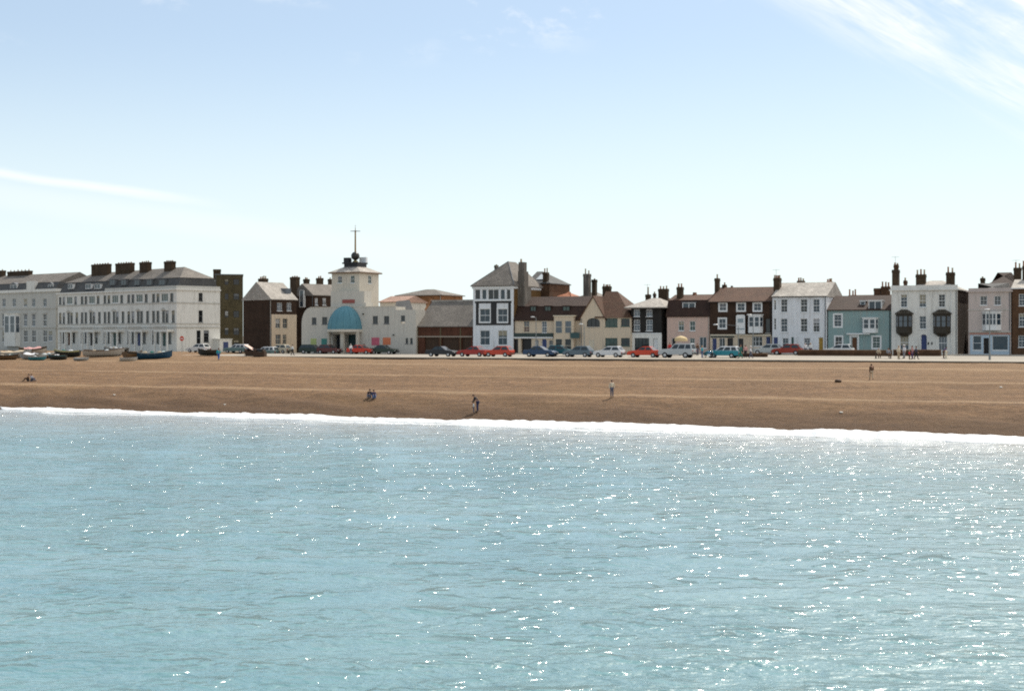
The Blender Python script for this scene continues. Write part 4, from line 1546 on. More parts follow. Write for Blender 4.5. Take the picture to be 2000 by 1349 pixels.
b.chimney(1138.5, 1155, 535, 1.0, B_GREY, zb=0, pots=2, pot_h=.8, dep=1.1, pot=POT_PALE)
b.chimney(1155, 1167, 546, 2.2, B_CHIM, zb=0, pots=1, pot_h=.2, dep=.9)

# 8 ---- cream inn with dark mansard
b = Bld('cream_inn', 'low cream inn with dark tiled mansard roof, dark sign fascia and square bay', 1003.5, 1138, LY(1003.5) + .3, 25, 10, 5.65, 'inn')
ze = b.z(625, 1060)
b.win(1022.5, 626.5, 1034, 649, pane=glass('brown_blind', (.10, .045, .03)), frame=P_CREAM)
b.win(1058, 627, 1068, 650, pane=G_NET)
b.win(1004.5, 662, 1012, 689, kind='void')
b.win(1017.5, 661, 1038, 690, kind='void', deep=.5)
b.win(1045, 663, 1052, 680, arch=True, pane=G_DARK)
b.win(1058, 661.5, 1068, 690, kind='door', arch=True, frame=DOOR_BLUE)
b.win(1072, 664, 1080, 682, arch=True, pane=G_DARK)
b.win(1122, 664, 1130, 688, kind='door', frame=P_CREAM)
b.walls(ze, S_CREAM)
b.panel('sign_fascia', 1003.6, 650.5, 1081, 657.5, SIGN_DARK, -.16)
b.panel('fascia_moulding', 1003.6, 658, 1081, 660.5, P_WHITE, -.2)
zm, zr = b.zz(598, b.W * .5, 1.5), b.zz(579, b.W * .5, 5)
r = b.mansard(ze + .05, zm, zr, R_TILE_D, 1.5, .25, R_TILE_D)
for p0, p1 in ((1036, 1047), (1064, 1076), (1099, 1113)):
    b.dormer(p0, 598, p1, 613, .75, R_TILE_D, R_TILE_D, frame=P_BLACK, pane=G_GREEN, deepv=1.6)
u0, u1 = b.u(1082, -.9), b.u(1120, -.9)                        # square two-storey bay
zt = b.zz(618, u0, -.9)
mb = MB()
mb.box(u0, u1, -.9, -.003, -.5, zt)
bay = b.part('square_bay', mb, S_CREAM)
mb = MB()
mb.box(u0 - .12, u1 + .12, -1.02, .4, zt, zt + .18)
b.part('bay_roof', mb, P_CREAM, bay)
for y0, y1, pn in ((627, 650, G_NET), (662, 689, G_DARK)):
    for p0, p1 in ((1085.5, 1098), (1104, 1116)):
        a0, a1 = b.u(p0, -.9), b.u(p1, -.9)
        z1, z0 = b.zz(y0, a0, -.9), max(.2, b.zz(y1, a0, -.9))
        mb = MB()
        mb.box(a0, a1, -.92, -.903, z0, z1)
        b.part('pane', mb, pn, bay)
        mb = MB()
        for q in (a0 - .06, a1 - .02):
            mb.box(q, q + .08, -.96, -.903, z0 - .06, z1 + .06)
        mb.box(a0 + .02, a1 - .02, -.955, -.903, z1, z1 + .06)
        mb.box(a0 + .02, a1 - .02, -.955, -.903, z0 - .06, z0)
        mb.box(a0 + .02, a1 - .02, -.95, -.922, (z0 + z1) / 2 - .03, (z0 + z1) / 2 + .03)
        b.part('window_frame', mb, P_CREAM, bay)
mb = MB()
x0, x1 = b.u(1114, -1.2), b.u(1132, -1.2)
mb.box(x0, x1, -1.28, -1.2, b.zz(660.5, x0, -1.2), b.zz(649.5, x0, -1.2))
mb.box(x0 + .6, x0 + .68, -1.2, -.0, b.zz(650, x0, -1.2), b.zz(649.5, x0, -1.2) + .05)
b.part('hanging_sign', mb, SIGN_TEAL)

# 9 ---- cream gabled house with tiled wing
b = Bld('gabled_cottage', 'cream cottage with steep gable, dark arched window and brown tiled wing', 1134, 1232, LY(1134) - .4, 25, 9.5, 5.65)
ze = b.z(620.5, 1200)
b.win(1146, 619.5, 1171.5, 638, arch=True, pane=G_DARK, frame=P_BLACK, kind='case', cols=3, rows=1)
b.win(1182, 621.5, 1206, 638, kind='case', cols=3, rows=1, frame=DOOR_GREEN, pane=G_GREEN)
b.win(1213, 622, 1230, 637, kind='case', cols=2, rows=1, frame=DOOR_GREEN, pane=G_DARK)
b.win(1182, 660, 1206, 675.5, kind='case', cols=3, rows=1, frame=DOOR_GREEN, pane=G_GREEN)
b.win(1213, 660, 1230, 675.5, kind='case', cols=2, rows=1, frame=DOOR_GREEN, pane=G_DARK)
b.win(1150, 664, 1160, 690, kind='door', frame=P_CREAM)
b.F.holes = [(p0, p1, z0, min(z1, ze - .02), a, d) for p0, p1, z0, z1, a, d in b.F.holes]
b.F.todo = [(p0, p1, z0, min(z1, ze - .02), *q) for p0, p1, z0, z1, *q in b.F.todo]
b.walls(ze, S_CREAM)
ug, ap = b.u(1181), b.u(1158.5)
za = b.z(580, 1158.5)
mb = MB()
mb.prism([(0, ze), (ug, ze), (ap, za)], .003, 3, 'y')
b.part('gable_wall', mb, S_CREAM)
mb = MB()                                                    # gable roof running back, sheathed each side
o = .22
for sgn, ue in ((-1, 0.0), (1, ug)):
    n = Vector((za - ze, 0, (ap - ue) * 1)).normalized() * (.16 if sgn < 0 else .16)
    e0 = (ue + sgn * .25, ze - .35 * (za - ze) / abs(ap - ue) * .7)
    mb.prism([(e0[0], e0[1]), (ap, za), (ap, za + .22), (e0[0] + sgn * .02, e0[1] + .22)], -.15, 6.5, 'y')
rg = b.part('gable_roof', mb, R_TILE)
zr = b.zz(569, b.u(1195, 4.7), 4.75)
mb = MB()
a0, a1 = ap + .3, b.W + .25
mb.poly([(a0, -.25, ze), (a1, -.25, ze), (a1, b.D + .2, ze), (a0, b.D + .2, ze), (a0, 4.75, zr), (b.u(1206, 4.75), 4.75, zr)], [(0, 1, 5, 4), (2, 3, 4, 5), (1, 2, 5), (3, 0, 4), (3, 2, 1, 0)])
b.part('wing_roof', mb, R_TILE)
b.chimney(1176, 1195, 559, 6.2, B_CHIM, py_b=575, pots=4, pot_h=.35)

# 10 --- black house
b = Bld('black_boarded_house', 'black house with pale slate hipped roof and white ground floor', 1233, 1292, LY(1233) + .2, 25, 9, 5.7)
ze = b.z(600, 1260)
for p0, p1 in ((1238, 1249.5), (1262, 1274)):
    b.win(p0, 604, p1, 618, pane=G_NET)
    b.win(p0, 624, p1 + .5, 646, pane=G_NET)
b.win(1240, 660, 1268, 684, kind='case', cols=4, rows=1, frame=P_BLACK, pane=G_DARK)
b.win(1276, 661, 1285, 690, kind='door', frame=P_WHITE)
b.walls(ze, S_BLACK)
zq = b.z(650.5, 1260)
mb = MB()
hs = [h for h in b.F.holes if h[3] < zq]
Ps = sorted({.0, b.W + .04, *[h[0] for h in hs], *[h[1] for h in hs]})
for a0, a1 in zip(Ps, Ps[1:]):
    x = (a0 + a1) / 2
    h = [h for h in hs if h[0] < x < h[1]]
    if h:
        mb.box(a0, a1, -.05, -.003, h[0][3], zq)
        if h[0][2] > .05:
            mb.box(a0, a1, -.05, -.003, -.5, h[0][2])
    else:
        mb.box(a0, a1, -.05, -.003, -.5, zq)
b.part('white_ground_floor', mb, S_WHITE)
b.panel('sill_band', 1233, 650, 1292, 652, P_WHITE, -.12)
b.roof('hip', ze, b.zz(582, b.W * .5, 4.5), R_SLATE_L, .9, ins=2.8)
b = Bld('jumbled_back_house', 'dark tiled back house with clustered chimneys behind the black house', 1246, 1312, LY(1246) + 12, 25, 9, 5.7)
ze = b.z(600, 1280)
b.walls(ze, B_DARK)
b.roof('hip', ze, b.zz(580, b.W * .6, 4.5), R_TILE_D, .2, ins=2.5)
b.chimney(1260, 1272, 575, 2.0, B_CHIM, zb=0, pots=1, pot_h=1.2, pot=POT_PALE)
b.chimney(1275, 1282, 573, 3.0, B_CHIM, zb=0, pots=1, pot_h=.3)
b.chimney(1285, 1307, 564, 2.0, B_CHIM, zb=0, pots=3, pot_h=.5)

# 11 --- pink cottage
b = Bld('pink_cottage', 'pale pink cottage with dark tiled mansard and one white dormer', 1303, 1386, LY(1303) + .1, 25, 9, 5.72)
ze = b.z(617.5, 1345)
for p0, p1 in ((1325, 1336), (1347, 1358)):
    b.win(p0, 627, p1, 646, pane=G_GREEN, cols=2, rows=1)
b.win(1312, 660, 1320, 688, kind='door', frame=P_BLACK)
b.win(1347, 660, 1357, 680, pane=G_GREEN)
b.win(1366, 658, 1380, 680, kind='case', cols=2, rows=1, pane=G_BLUE)
b.walls(ze, S_PINK)
r = b.mansard(ze + .04, b.zz(586, b.W * .5, 1.3), b.zz(575, b.W * .5, 4.5), R_TILE_D, 1.3, .2, R_TILE)
b.dormer(1333, 591, 1358, 610, .5, P_WHITE, P_LEAD, cols=2)
b.chimney(1321, 1336, 560.5, 2.6, B_CHIM, py_b=590, pots=2, pot_h=.7)
b.chimney(1353, 1361, 571, 4.8, B_RED, py_b=578, pots=0)

# 12 --- brown brick inn with white signboard
b = Bld('brown_brick_house', 'three-storey dark brown brick house with white windows and oriel over a cream shopfront', 1387, 1507, LY(1387) - .2, 25, 10, 5.75)
ze = b.z(588.5, 1450)
for p0, p1 in ((1405, 1419), (1440, 1455), (1472, 1487)):
    b.win(p0, 592, p1, 607, pane=G_BLUE, deep=.06, proud=True, cols=2, rows=1)
b.win(1404, 622, 1418, 641, pane=G_BLUE, deep=.06, proud=True, cols=2, rows=1)
b.win(1495, 622, 1505, 650, kind='plain', pane=G_DARK, frame=P_BLACK)
b.win(1391, 660, 1400, 689, kind='door', frame=DOOR_BLUE)
b.win(1405, 660, 1416, 684, kind='case', pane=G_DARK, rows=1)
b.win(1421, 660, 1432, 689, kind='void')
b.win(1441, 661, 1452, 688, kind='void')
b.win(1469, 657, 1489, 676, kind='case', cols=3, rows=2, pane=G_DARK)
b.win(1496, 657, 1504, 689, kind='door', frame=DOOR_BLUE)
b.walls(ze, B_DARK)
zq = b.z(655, 1440)
mb = MB()
hs = [h for h in b.F.holes if h[3] < zq]
Ps = sorted({.01, b.W - .01, *[h[0] for h in hs], *[h[1] for h in hs]})
for a0, a1 in zip(Ps, Ps[1:]):
    x = (a0 + a1) / 2
    h = [h for h in hs if h[0] < x < h[1]]
    if h:
        mb.box(a0, a1, -.06, -.003, h[0][3], zq)
        if h[0][2] > .05:
            mb.box(a0, a1, -.06, -.003, -.5, h[0][2])
    else:
        mb.box(a0, a1, -.06, -.003, -.5, zq)
b.part('shopfront', mb, S_CREAM)
b.panel('shop_cornice', 1388, 653, 1506, 655.5, P_CREAM, -.25)
b.panel('shop_fascia', 1388.5, 656, 1434, 659, SIGN_DARK, -.12, -.063)
b.bay(1461, 1490, 615, 650, .75, P_WHITE, pane=G_BLUE, mull=2, glaze=(.35, .9), cant=.3)
mb = MB()
u0, u1 = b.u(1437.5, -.5), b.u(1455, -.5)
mb.prism([(u0, b.zz(652, u0, -.5)), (u1, b.zz(652, u0, -.5)), (u1, b.zz(617, u0, -.5)), (u1 - .2, b.zz(614.5, u0, -.5)), (u0 + .2, b.zz(614.5, u0, -.5)), (u0, b.zz(617, u0, -.5))], -.5, -.38, 'y')
sg = b.part('signboard', mb, P_WHITE)
mb = MB()
mb.box(u0 + .25, u1 - .25, -.515, -.503, b.zz(630, u0, -.5), b.zz(622, u0, -.5))
mb.box(u0 + .12, u1 - .12, -.515, -.503, b.zz(643.5, u0, -.5), b.zz(641, u0, -.5))
b.part('sign_picture', mb, plain('faded_picture', (.28, .34, .36)), sg)
mb = MB()
mb.box(u1, b.u(1462, -.5), -.48, -.42, b.zz(617, u0, -.5), b.zz(616, u0, -.5))
mb.box((u0 + u1) / 2 - .05, (u0 + u1) / 2 + .05, -.38, -.003, b.zz(625, u0, -.5), b.zz(624, u0, -.5))
mb.box((u0 + u1) / 2 - .05, (u0 + u1) / 2 + .05, -.38, -.003, b.zz(648, u0, -.5), b.zz(647, u0, -.5))
b.part('sign_bracket', mb, IRON, sg)
r = b.roof('gable', ze, b.zz(560.5, b.W * .5, 5), R_TILE, .25)
b.gutter(ze - .1, r)
b.chimney(1395, 1407, 543.5, 4.0, B_CHIM, py_b=580, pots=1, pot_h=.7)
b.chimney(1410, 1420, 556, 5.5, B_CHIM, py_b=566, pots=1, pot_h=.5)
b.chimney(1427, 1431, 558, 5.5, B_CHIM, py_b=564, pots=0)

# 13 --- tall white house with gable end
b = Bld('white_gabled_house', 'tall plain white house with pale slate roof and blank right gable', 1508.5, 1614.5, LY(1508) - .5, 25, 11.5, 5.78)
ze = b.z(579, 1560)
b.D = 11.0
for y0, y1, y2 in ((584, 610, 586), (622, 648.5, 622)):
    b.win(1512, y2, 1515.5, y1 - 5, pane=G_DARK, cols=1, rows=2, sill=False)
    for p0, p1 in ((1525, 1538), (1563.5, 1577), (1588, 1601)):
        b.win(p0, y0, p1, y1, pane=random.choice((G_BLUE, G_DARK)), cols=2, rows=2)
b.win(1528, 660, 1540, 681, pane=G_BLUE)
b.win(1545, 658, 1550.5, 677, kind='door', frame=DOOR_GREEN)
b.win(1570, 660, 1582.5, 679, pane=G_BLUE)
b.win(1598.5, 658.5, 1608, 688, kind='door', frame=DOOR_OCHRE)
b.win(1510, 658, 1519.5, 688, kind='door', frame=DOOR_BLUE)
zr = b.zz(552.5, b.W * .5, 5.5)
b.walls(ze, S_WHITE2, gable=zr)
r = b.roof('gable', ze + .06, zr + .08, R_SLATE_L, .12)
b.gutter(ze - .05, r)
b.chimney(1510, 1527, 543, 3.2, B_CHIM, py_b=566, pots=4, pot_h=.5, dep=1.3)
b.chimney(1556, 1573, 548.5, 6.8, B_CHIM, py_b=556, pots=3, pot_h=.5)
b.chimney(1614, 1627, 550, 6.4, B_RED, py_b=556, pots=3, pot_h=.45)

# 14 --- pale blue house
b = Bld('pale_blue_house', 'pale blue two-storey house with white oriel and white dormer', 1617.5, 1740, LY(1617) - .3, 25, 10, 5.8)
ze = b.z(605, 1680)
b.win(1629, 614, 1644, 638, pane=G_BLUE, deep=.06, proud=True, cols=2, rows=2)
b.win(1631, 657, 1645, 678, pane=G_DARK, deep=.08, proud=True, cols=2, rows=1)
b.win(1663, 658, 1674.5, 690, kind='door', frame=DOOR_BROWN)
b.win(1704, 657, 1719.5, 680, pane=G_GREEN, deep=.06, proud=True, cols=2, rows=2)
b.walls(ze, S_BLUE)
b.bay(1684, 1715, 621, 650, .7, P_WHITE, pane=G_BLUE, mull=2, glaze=(.3, .92), cant=.25)
b.panel('door_hood', 1655, 650.5, 1700, 653, P_WHITE, -.5)
b.panel('door_surround', 1659.5, 653.4, 1662.5, 690, P_WHITE, -.1)
b.panel('door_surround', 1675, 653.4, 1678, 690, P_WHITE, -.1)
b.panel('fanlight_panel', 1662.6, 653.4, 1674.9, 657.6, P_WHITE, -.09)
r = b.roof('gable', ze + .03, b.zz(577, b.W * .6, 5), R_TILE_D, .2)
b.dormer(1696.5, 587.5, 1722, 604, .15, P_WHITE, P_WHITE, cols=2, deepv=2.2)
b.dormer(1680, 588, 1690, 596, 1.6, R_TILE_D, P_WHITE, cols=1, deepv=1.5)
b = Bld('brick_chimney_house', 'dark brick back house with tall chimney pots behind the blue house', 1653, 1741, LY(1653) + 12, 25, 9, 5.8)
ze = b.z(592, 1700)
b.walls(ze, B_DARK)
b.roof('gable', ze, b.zz(575.5, b.W * .6, 4.5), R_TILE, .2)
b.chimney(1656, 1675, 577, 2, B_BROWN, zb=0, pots=3, pot_h=1.0, pot=TERRA)
b.chimney(1706, 1722, 563, 3, B_BROWN, zb=0, pots=0)
b.chimney(1720, 1740, 559.5, 3, B_BROWN, zb=0, pots=3, pot_h=.85, pot=TERRA)

# 15 --- white house with black bow windows
b = Bld('white_bay_house', 'white parapeted house with two black hanging bay windows and arched door', 1741, 1870, LY(1741) - .6, 25, 12.5, 5.82)
zc = b.z(567, 1800)
for p0, p1 in ((1759, 1772), (1795, 1809), (1833, 1846)):
    b.win(p0, 574.5, p1, 600, pane=random.choice((G_BLUE, G_DARK)), cols=2, rows=2)
b.win(1795.5, 617, 1809, 642.5, pane=G_BLUE)
b.win(1798, 652.5, 1810.5, 691, kind='door', arch=True, frame=DOOR_BLUE, deep=.3)
b.win(1758, 655, 1775, 683, pane=G_BLUE, cols=3, rows=1)
b.win(1833, 655, 1850, 685, pane=G_NET, cols=3, rows=1)
b.walls(zc, S_WHITE)
b.band('cornice', zc - .02, zc + .2, .28, S_WHITE, right=False, u1=b.W + .28)
mb = MB()
mb.box(-.02, b.W + .02, -.02, .3, zc + .2, b.z(557, 1800))
b.part('parapet', mb, S_WHITE)
mb = MB(b.Rt.xf)
mb.box(.05, b.D, -.04, -.003, -.3, zc - .05)
b.part('brick_side_wall', mb, B_DARK)
BLK = plain('bay_black', (.03, .022, .012), .5, .3)
for p0, p1 in ((1750, 1782), (1822.5, 1857)):
    b.bay(p0, p1, 613, 650, .9, BLK, frame=BLK, pane=G_NET, mull=2, cant=.5, glaze=(.32, .9), roofh=.55, roofmat=BLK, skirt=.5, over=.2)
zr = b.zz(547.5, b.W * .5, 5)
b.roof('hip', zc + .1, zr, R_SLATE_L, .1, u0=1.4, u1=b.W + .2, ins=3.2)
b.chimney(1741.5, 1758, 527, 3.0, B_CHIM, zb=zc, pots=0, dep=1.2)
b.chimney(1745, 1756, 517, 3.0, B_BROWN, zb=zc, pots=2, pot_h=.3, dep=.8)
b.chimney(1764, 1773, 548, 2.5, B_BROWN, zb=zc - .5, pots=1, pot_h=.4)
b.chimney(1788, 1810, 536, 4.0, B_CHIM, py_b=552, pots=3, pot_h=.7)
b.chimney(1847, 1866, 532, 4.0, B_CHIM, py_b=556, pots=2, pot_h=.8)
for p, y in ((1812, 668), (1819, 668)):
    b.panel('wall_plaque', p, y, p + 2.5, y + 5, P_BLACK, -.06)
mb = MB()
mb.tube((b.u(1858), -.08, 0), (b.u(1858), -.08, zc), .05, .05, 6)
b.part('downpipe', mb, P_WHITE)

# 16 --- pink house with shopfront
b = Bld('pink_shop_house', 'dusty pink house with white bow window above a pale blue shopfront', 1891.5, 1974.5, LY(1893) - .2, 25, 10, 5.84)
zc = b.z(570, 1930)
for p0, p1 in ((1914, 1928), (1941.5, 1955)):
    b.win(p0, 578, p1, 596, pane=G_DARK, cols=2, rows=2)
b.win(1900, 655.5, 1917, 684, kind='case', cols=1, rows=2, pane=G_BLUE, deep=.1)
b.win(1921, 660, 1931.5, 690.5, kind='void', deep=.6)
b.win(1938, 655.5, 1969, 684, kind='plain', pane=G_BLUE, deep=.1)
b.walls(zc, S_PINK2)
b.band('cornice', zc, zc + .2, .25, S_PINK2, right=True)
mb = MB()
mb.box(0, b.W, -.01, .3, zc + .2, b.z(562.5, 1930))
b.part('parapet', mb, S_PINK2)
b.band('string_course', b.z(606, 1930), b.z(604.5, 1930), .08, STONE)
SHOPB = plain('shop_pale_blue', (.42, .52, .60))
zq = b.z(649, 1930)
mb = MB()
hs = [h for h in b.F.holes if h[3] < zq]
Ps = sorted({b.u(1895), b.u(1973), *[h[0] for h in hs], *[h[1] for h in hs]})
for a0, a1 in zip(Ps, Ps[1:]):
    x = (a0 + a1) / 2
    h = [h for h in hs if h[0] < x < h[1]]
    if h:
        mb.box(a0, a1, -.07, -.003, h[0][3], zq - .35)
        if h[0][2] > .05:
            mb.box(a0, a1, -.07, -.003, -.5, h[0][2])
    else:
        mb.box(a0, a1, -.07, -.003, -.5, zq - .35)
b.part('shopfront', mb, SHOPB)
b.panel('shop_fascia', 1894, 649.5, 1974, 653.5, plain('fascia_pink', (.45, .25, .2)), -.14)
b.panel('shop_cornice', 1893.5, 646.5, 1974.3, 649, STONE, -.3)
b.bay(1918.5, 1955.5, 609.5, 645, .85, P_WHITE, pane=G_BLUE, mull=3, cant=.6, glaze=(.3, .93))
b.roof('hip', zc, b.zz(553, b.W * .5, 5), R_SLATE_D, -.1)
b = Bld('brown_roof_house', 'brown tiled hipped roof with chimneys rising behind the pink shop house', 1914, 1996, LY(1914) + 13, 25, 10, 5.8)
ze = b.z(563, 1950)
b.walls(ze, B_BROWN)
b.roof('hip', ze, b.zz(532, b.W * .5, 5), R_TILE_D, .2, ins=4.2)
b.chimney(1914, 1925, 543, 1.5, B_CHIM, zb=0, pots=1, pot_h=.3)
b.chimney(1979, 1996, 523, 1.5, B_CHIM, zb=0, pots=2, pot_h=.85)
b = Bld('edge_brick_house', 'brown brick house with white-edged gable cut by the right edge', 1977, 2135, LY(1977) - .1, 25, 10, 5.85)
zc = b.z(564, 2000)
for p0, p1 in ((1990, 2003), (2020, 2034), (2052, 2066), (2084, 2098), (2112, 2126)):
    b.win(p0, 574, p1, 597, pane=G_BLUE)
    b.win(p0, 612, p1, 638, pane=G_BLUE)
    b.win(p0 - 1, 655, p1, 678, pane=G_BLUE)
b.walls(zc, B_BROWN)
b.band('cornice', zc, zc + .15, .2, P_WHITE)
b.roof('gable', zc + .15, b.zz(545, b.W * .4, 5), R_SLATE_L, .15)
b.chimney(1996, 2012, 520, 5, B_CHIM, py_b=548, pots=3)

# ------------------------------------------------------------------ placing things
def ground_z(X, Y):
    a, t = to_shore(X, Y)
    if t > T_EDGE and a > -86:
        return zg(a, t) - (0.09 if t > 61 else 0)
    return zbeach(a, t)


def hit(px, py):
    """ground point seen at an image position"""
    k, last = (px - 1000) / F_PX, None
    Y = 112.0
    while Y < 270:
        X = k * Y
        if CAM_H - (py - HORIZON) * Y / F_PX <= ground_z(X, Y):
            return X, Y, ground_z(X, Y)
        Y += 0.25
    return k * 200, 200, ground_z(k * 200, 200)


def at_t(px, t):
    k = (px - 1000) / F_PX
    Y = (t + W0Y * SC) / (SC + k * SS)
    return k * Y, Y, ground_z(k * Y, Y)


# ------------------------------------------------------------------ cars
TYRE = plain('tyre_rubber', (.012, .012, .012), .85)
HUB = plain('hub_steel', (.45, .45, .46), .35, .1, metal=.7)
CHROME = plain('chrome', (.6, .6, .6), .25, .05, metal=1.0)
BUMP = plain('bumper_black', (.02, .02, .02), .6)
LAMP_F = glass('headlamp_glass', (.55, .56, .55), .1)
LAMP_R = plain('tail_lamp_red', (.35, .01, .01), .3)
CARGLASS = glass('car_glass', (.03, .04, .045), .04)


def paint(name, c, rough=.32):
    return plain('car_' + name, c, rough, .06, 2.0, spec=.3, coat=.2)


CARK = {
    # lower-body side line (rear to front, closed along the sill), cabin (rear base, rear top, front top, front base), belt, roof
    'hatch': dict(L=3.8, W=1.62, low=[(-.5, .28), (-.5, .66), (-.485, .86), (.20, .90), (.42, .80), (.495, .66), (.5, .28)], cab=(-.475, -.36, .03, .22), belt=.88, roof=1.40, wx=.315),
    'saloon': dict(L=4.3, W=1.68, low=[(-.5, .30), (-.5, .70), (-.485, .90), (-.25, .93), (.20, .91), (.43, .80), (.495, .64), (.5, .30)], cab=(-.31, -.19, .04, .205), belt=.90, roof=1.38, wx=.30),
    'estate': dict(L=4.3, W=1.68, low=[(-.5, .30), (-.5, .70), (-.49, .90), (.20, .92), (.43, .82), (.495, .66), (.5, .30)], cab=(-.488, -.42, .03, .19), belt=.90, roof=1.42, wx=.30),
    'offroad': dict(L=4.4, W=1.78, low=[(-.5, .42), (-.5, 1.0), (-.49, 1.10), (.20, 1.12), (.46, 1.06), (.495, .92), (.5, .42)], cab=(-.488, -.45, .04, .16), belt=1.10, roof=1.78, wx=.30),
    'beetle': dict(L=4.05, W=1.55, low=[(-.5, .30), (-.5, .52), (-.46, .74), (-.36, .92), (.16, .94), (.33, .86), (.44, .70), (.5, .48), (.5, .30)], cab=(-.36, -.16, .04, .15), belt=.92, roof=1.48, wx=.30),
}


def make_car(kind, pname, pcol, px, t, head, label, two_tone=None, Yoff=None):
    K = CARK[kind]
    L, Wd, hw = K['L'], K['W'], K['W'] / 2
    X, Y, z = at_t(px, t)
    head = R(155) if head == 'l' else R(-25) if head == 'r' else head
    root = empty('parked_car', (X, Y, z), head + R(random.uniform(-2, 2)), label, 'car', 'cars parked along the sea front')
    root.scale = (1.12,) * 3
    P = paint(pname, pcol)
    low = [(x * L, zz) for x, zz in K['low']]
    cz = sum(p[1] for p in low) / len(low)
    mb = MB()
    secs = []
    for y, f in ((-hw, .93), (-hw + .03, .975), (-hw + .12, 1.0), (hw - .12, 1.0), (hw - .03, .975), (hw, .93)):
        secs.append([(x * (f * .3 + .7), y, cz + (zz - cz) * f) for x, zz in low])
    n = len(low)
    V = [p for s_ in secs for p in s_]
    F = [tuple(range(n)), tuple(range(5 * n, 6 * n))[::-1]]
    for j in range(5):
        for i in range(n):
            F.append((j * n + i, j * n + (i + 1) % n, (j + 1) * n + (i + 1) % n, (j + 1) * n + i))
    mb.poly(V, F)
    mb.build('body', P, root)
    rb, rt, ft, fb = [q * L for q in K['cab']]
    zb, zr = K['belt'] - .02, K['roof']
    wb, wt = hw - .07, hw - .23
    C = {}
    for nm, s_ in (('r', -1), ('l', 1)):
        C[nm] = [(rb, s_ * wb, zb), (rt, s_ * wt, zr - .05), (rt + .12, s_ * (wt - .03), zr), (ft - .14, s_ * (wt - .03), zr), (ft, s_ * wt, zr - .05), (fb, s_ * wb, zb)]
    mb = MB()
    mb.poly(C['r'] + C['l'], [(0, 1, 2, 3, 4, 5), (11, 10, 9, 8, 7, 6), (0, 6, 7, 1), (1, 7, 8, 2), (2, 8, 9, 3), (3, 9, 10, 4), (4, 10, 11, 5), (5, 11, 6, 0)])
    cabin = mb.build('cabin', two_tone or P, root)

    def pane(name, q, inset, out=.008):
        q = [Vector(p) for p in q]
        c = sum(q, Vector()) / 4
        nrm = (q[1] - q[0]).cross(q[3] - q[0]).normalized()
        if nrm.dot(c - Vector((0, 0, zb))) < 0:
            nrm = -nrm
        q2 = [p + (c - p) * inset for p in q]
        mb = MB()
        mb.poly([tuple(p + nrm * out) for p in q2] + [tuple(p - nrm * .01) for p in q2], [(0, 1, 2, 3), (4, 7, 6, 5), (0, 4, 5, 1), (1, 5, 6, 2), (2, 6, 7, 3), (3, 7, 4, 0)])
        mb.build(name, CARGLASS, cabin)
    pane('windscreen', [C['r'][5], C['l'][5], C['l'][4], C['r'][4]], .12)
    pane('rear_window', [C['r'][0], C['l'][0], C['l'][1], C['r'][1]], .16)
    nside = 3 if kind in ('estate', 'offroad') else 2
    for nm in ('r', 'l'):
        A, B_, T, F_ = Vector(C[nm][0]), Vector(C[nm][1]), Vector(C[nm][4]), Vector(C[nm][5])
        for k in range(nside):
            f0, f1 = (k + .05) / nside, (k + .93) / nside
            f0 = max(f0, .06)
            f1 = min(f1, .95)
            q = [A.lerp(F_, f0), A.lerp(F_, f1), B_.lerp(T, f1), B_.lerp(T, f0)]
            q = [q[0].lerp(q[3], .10), q[1].lerp(q[2], .10), q[2].lerp(q[1], .12), q[3].lerp(q[0], .12)]
            pane('side_window', q, .03)
    r = .36 if kind == 'offroad' else .30
    for sx in (-1, 1):
        for sy in (-1, 1):
            x, y = sx * K['wx'] * L, sy * (hw - .09)
            mb = MB()
            mb.tube((x, y - sy * .09, r), (x, y + sy * .115, r), r, r * .96, 16)
            w = mb.build('wheel', TYRE, root)
            mb = MB()
            mb.tube((x, y + sy * .10, r), (x, y + sy * .125, r), r * .6, r * .5, 12)
            mb.build('hub', HUB, w)
    bz = .52 if kind != 'offroad' else .66
    for nm, sx in (('front_bumper', 1), ('rear_bumper', -1)):
        mb = MB()
        mb.box(sx * L / 2 - .06 if sx > 0 else -L / 2 - .07, L / 2 + .07 if sx > 0 else -L / 2 + .06, -hw + .02, hw - .02, bz - .14, bz)
        mb.build(nm, CHROME if kind == 'beetle' else BUMP, root)
    fz = K['low'][-2][1]
    for sy in (-1, 1):
        mb = MB()
        mb.box(L / 2 - .10, L / 2 + .012, sy * (hw - .3) - .14, sy * (hw - .3) + .14, fz - .16, fz - .02)
        mb.build('headlight', LAMP_F, root)
        mb = MB()
        mb.box(-L / 2 - .015, -L / 2 + .1, sy * (hw - .22) - .13, sy * (hw - .22) + .13, fz - .10, fz + .04)
        mb.build('tail_light', LAMP_R, root)
    return root


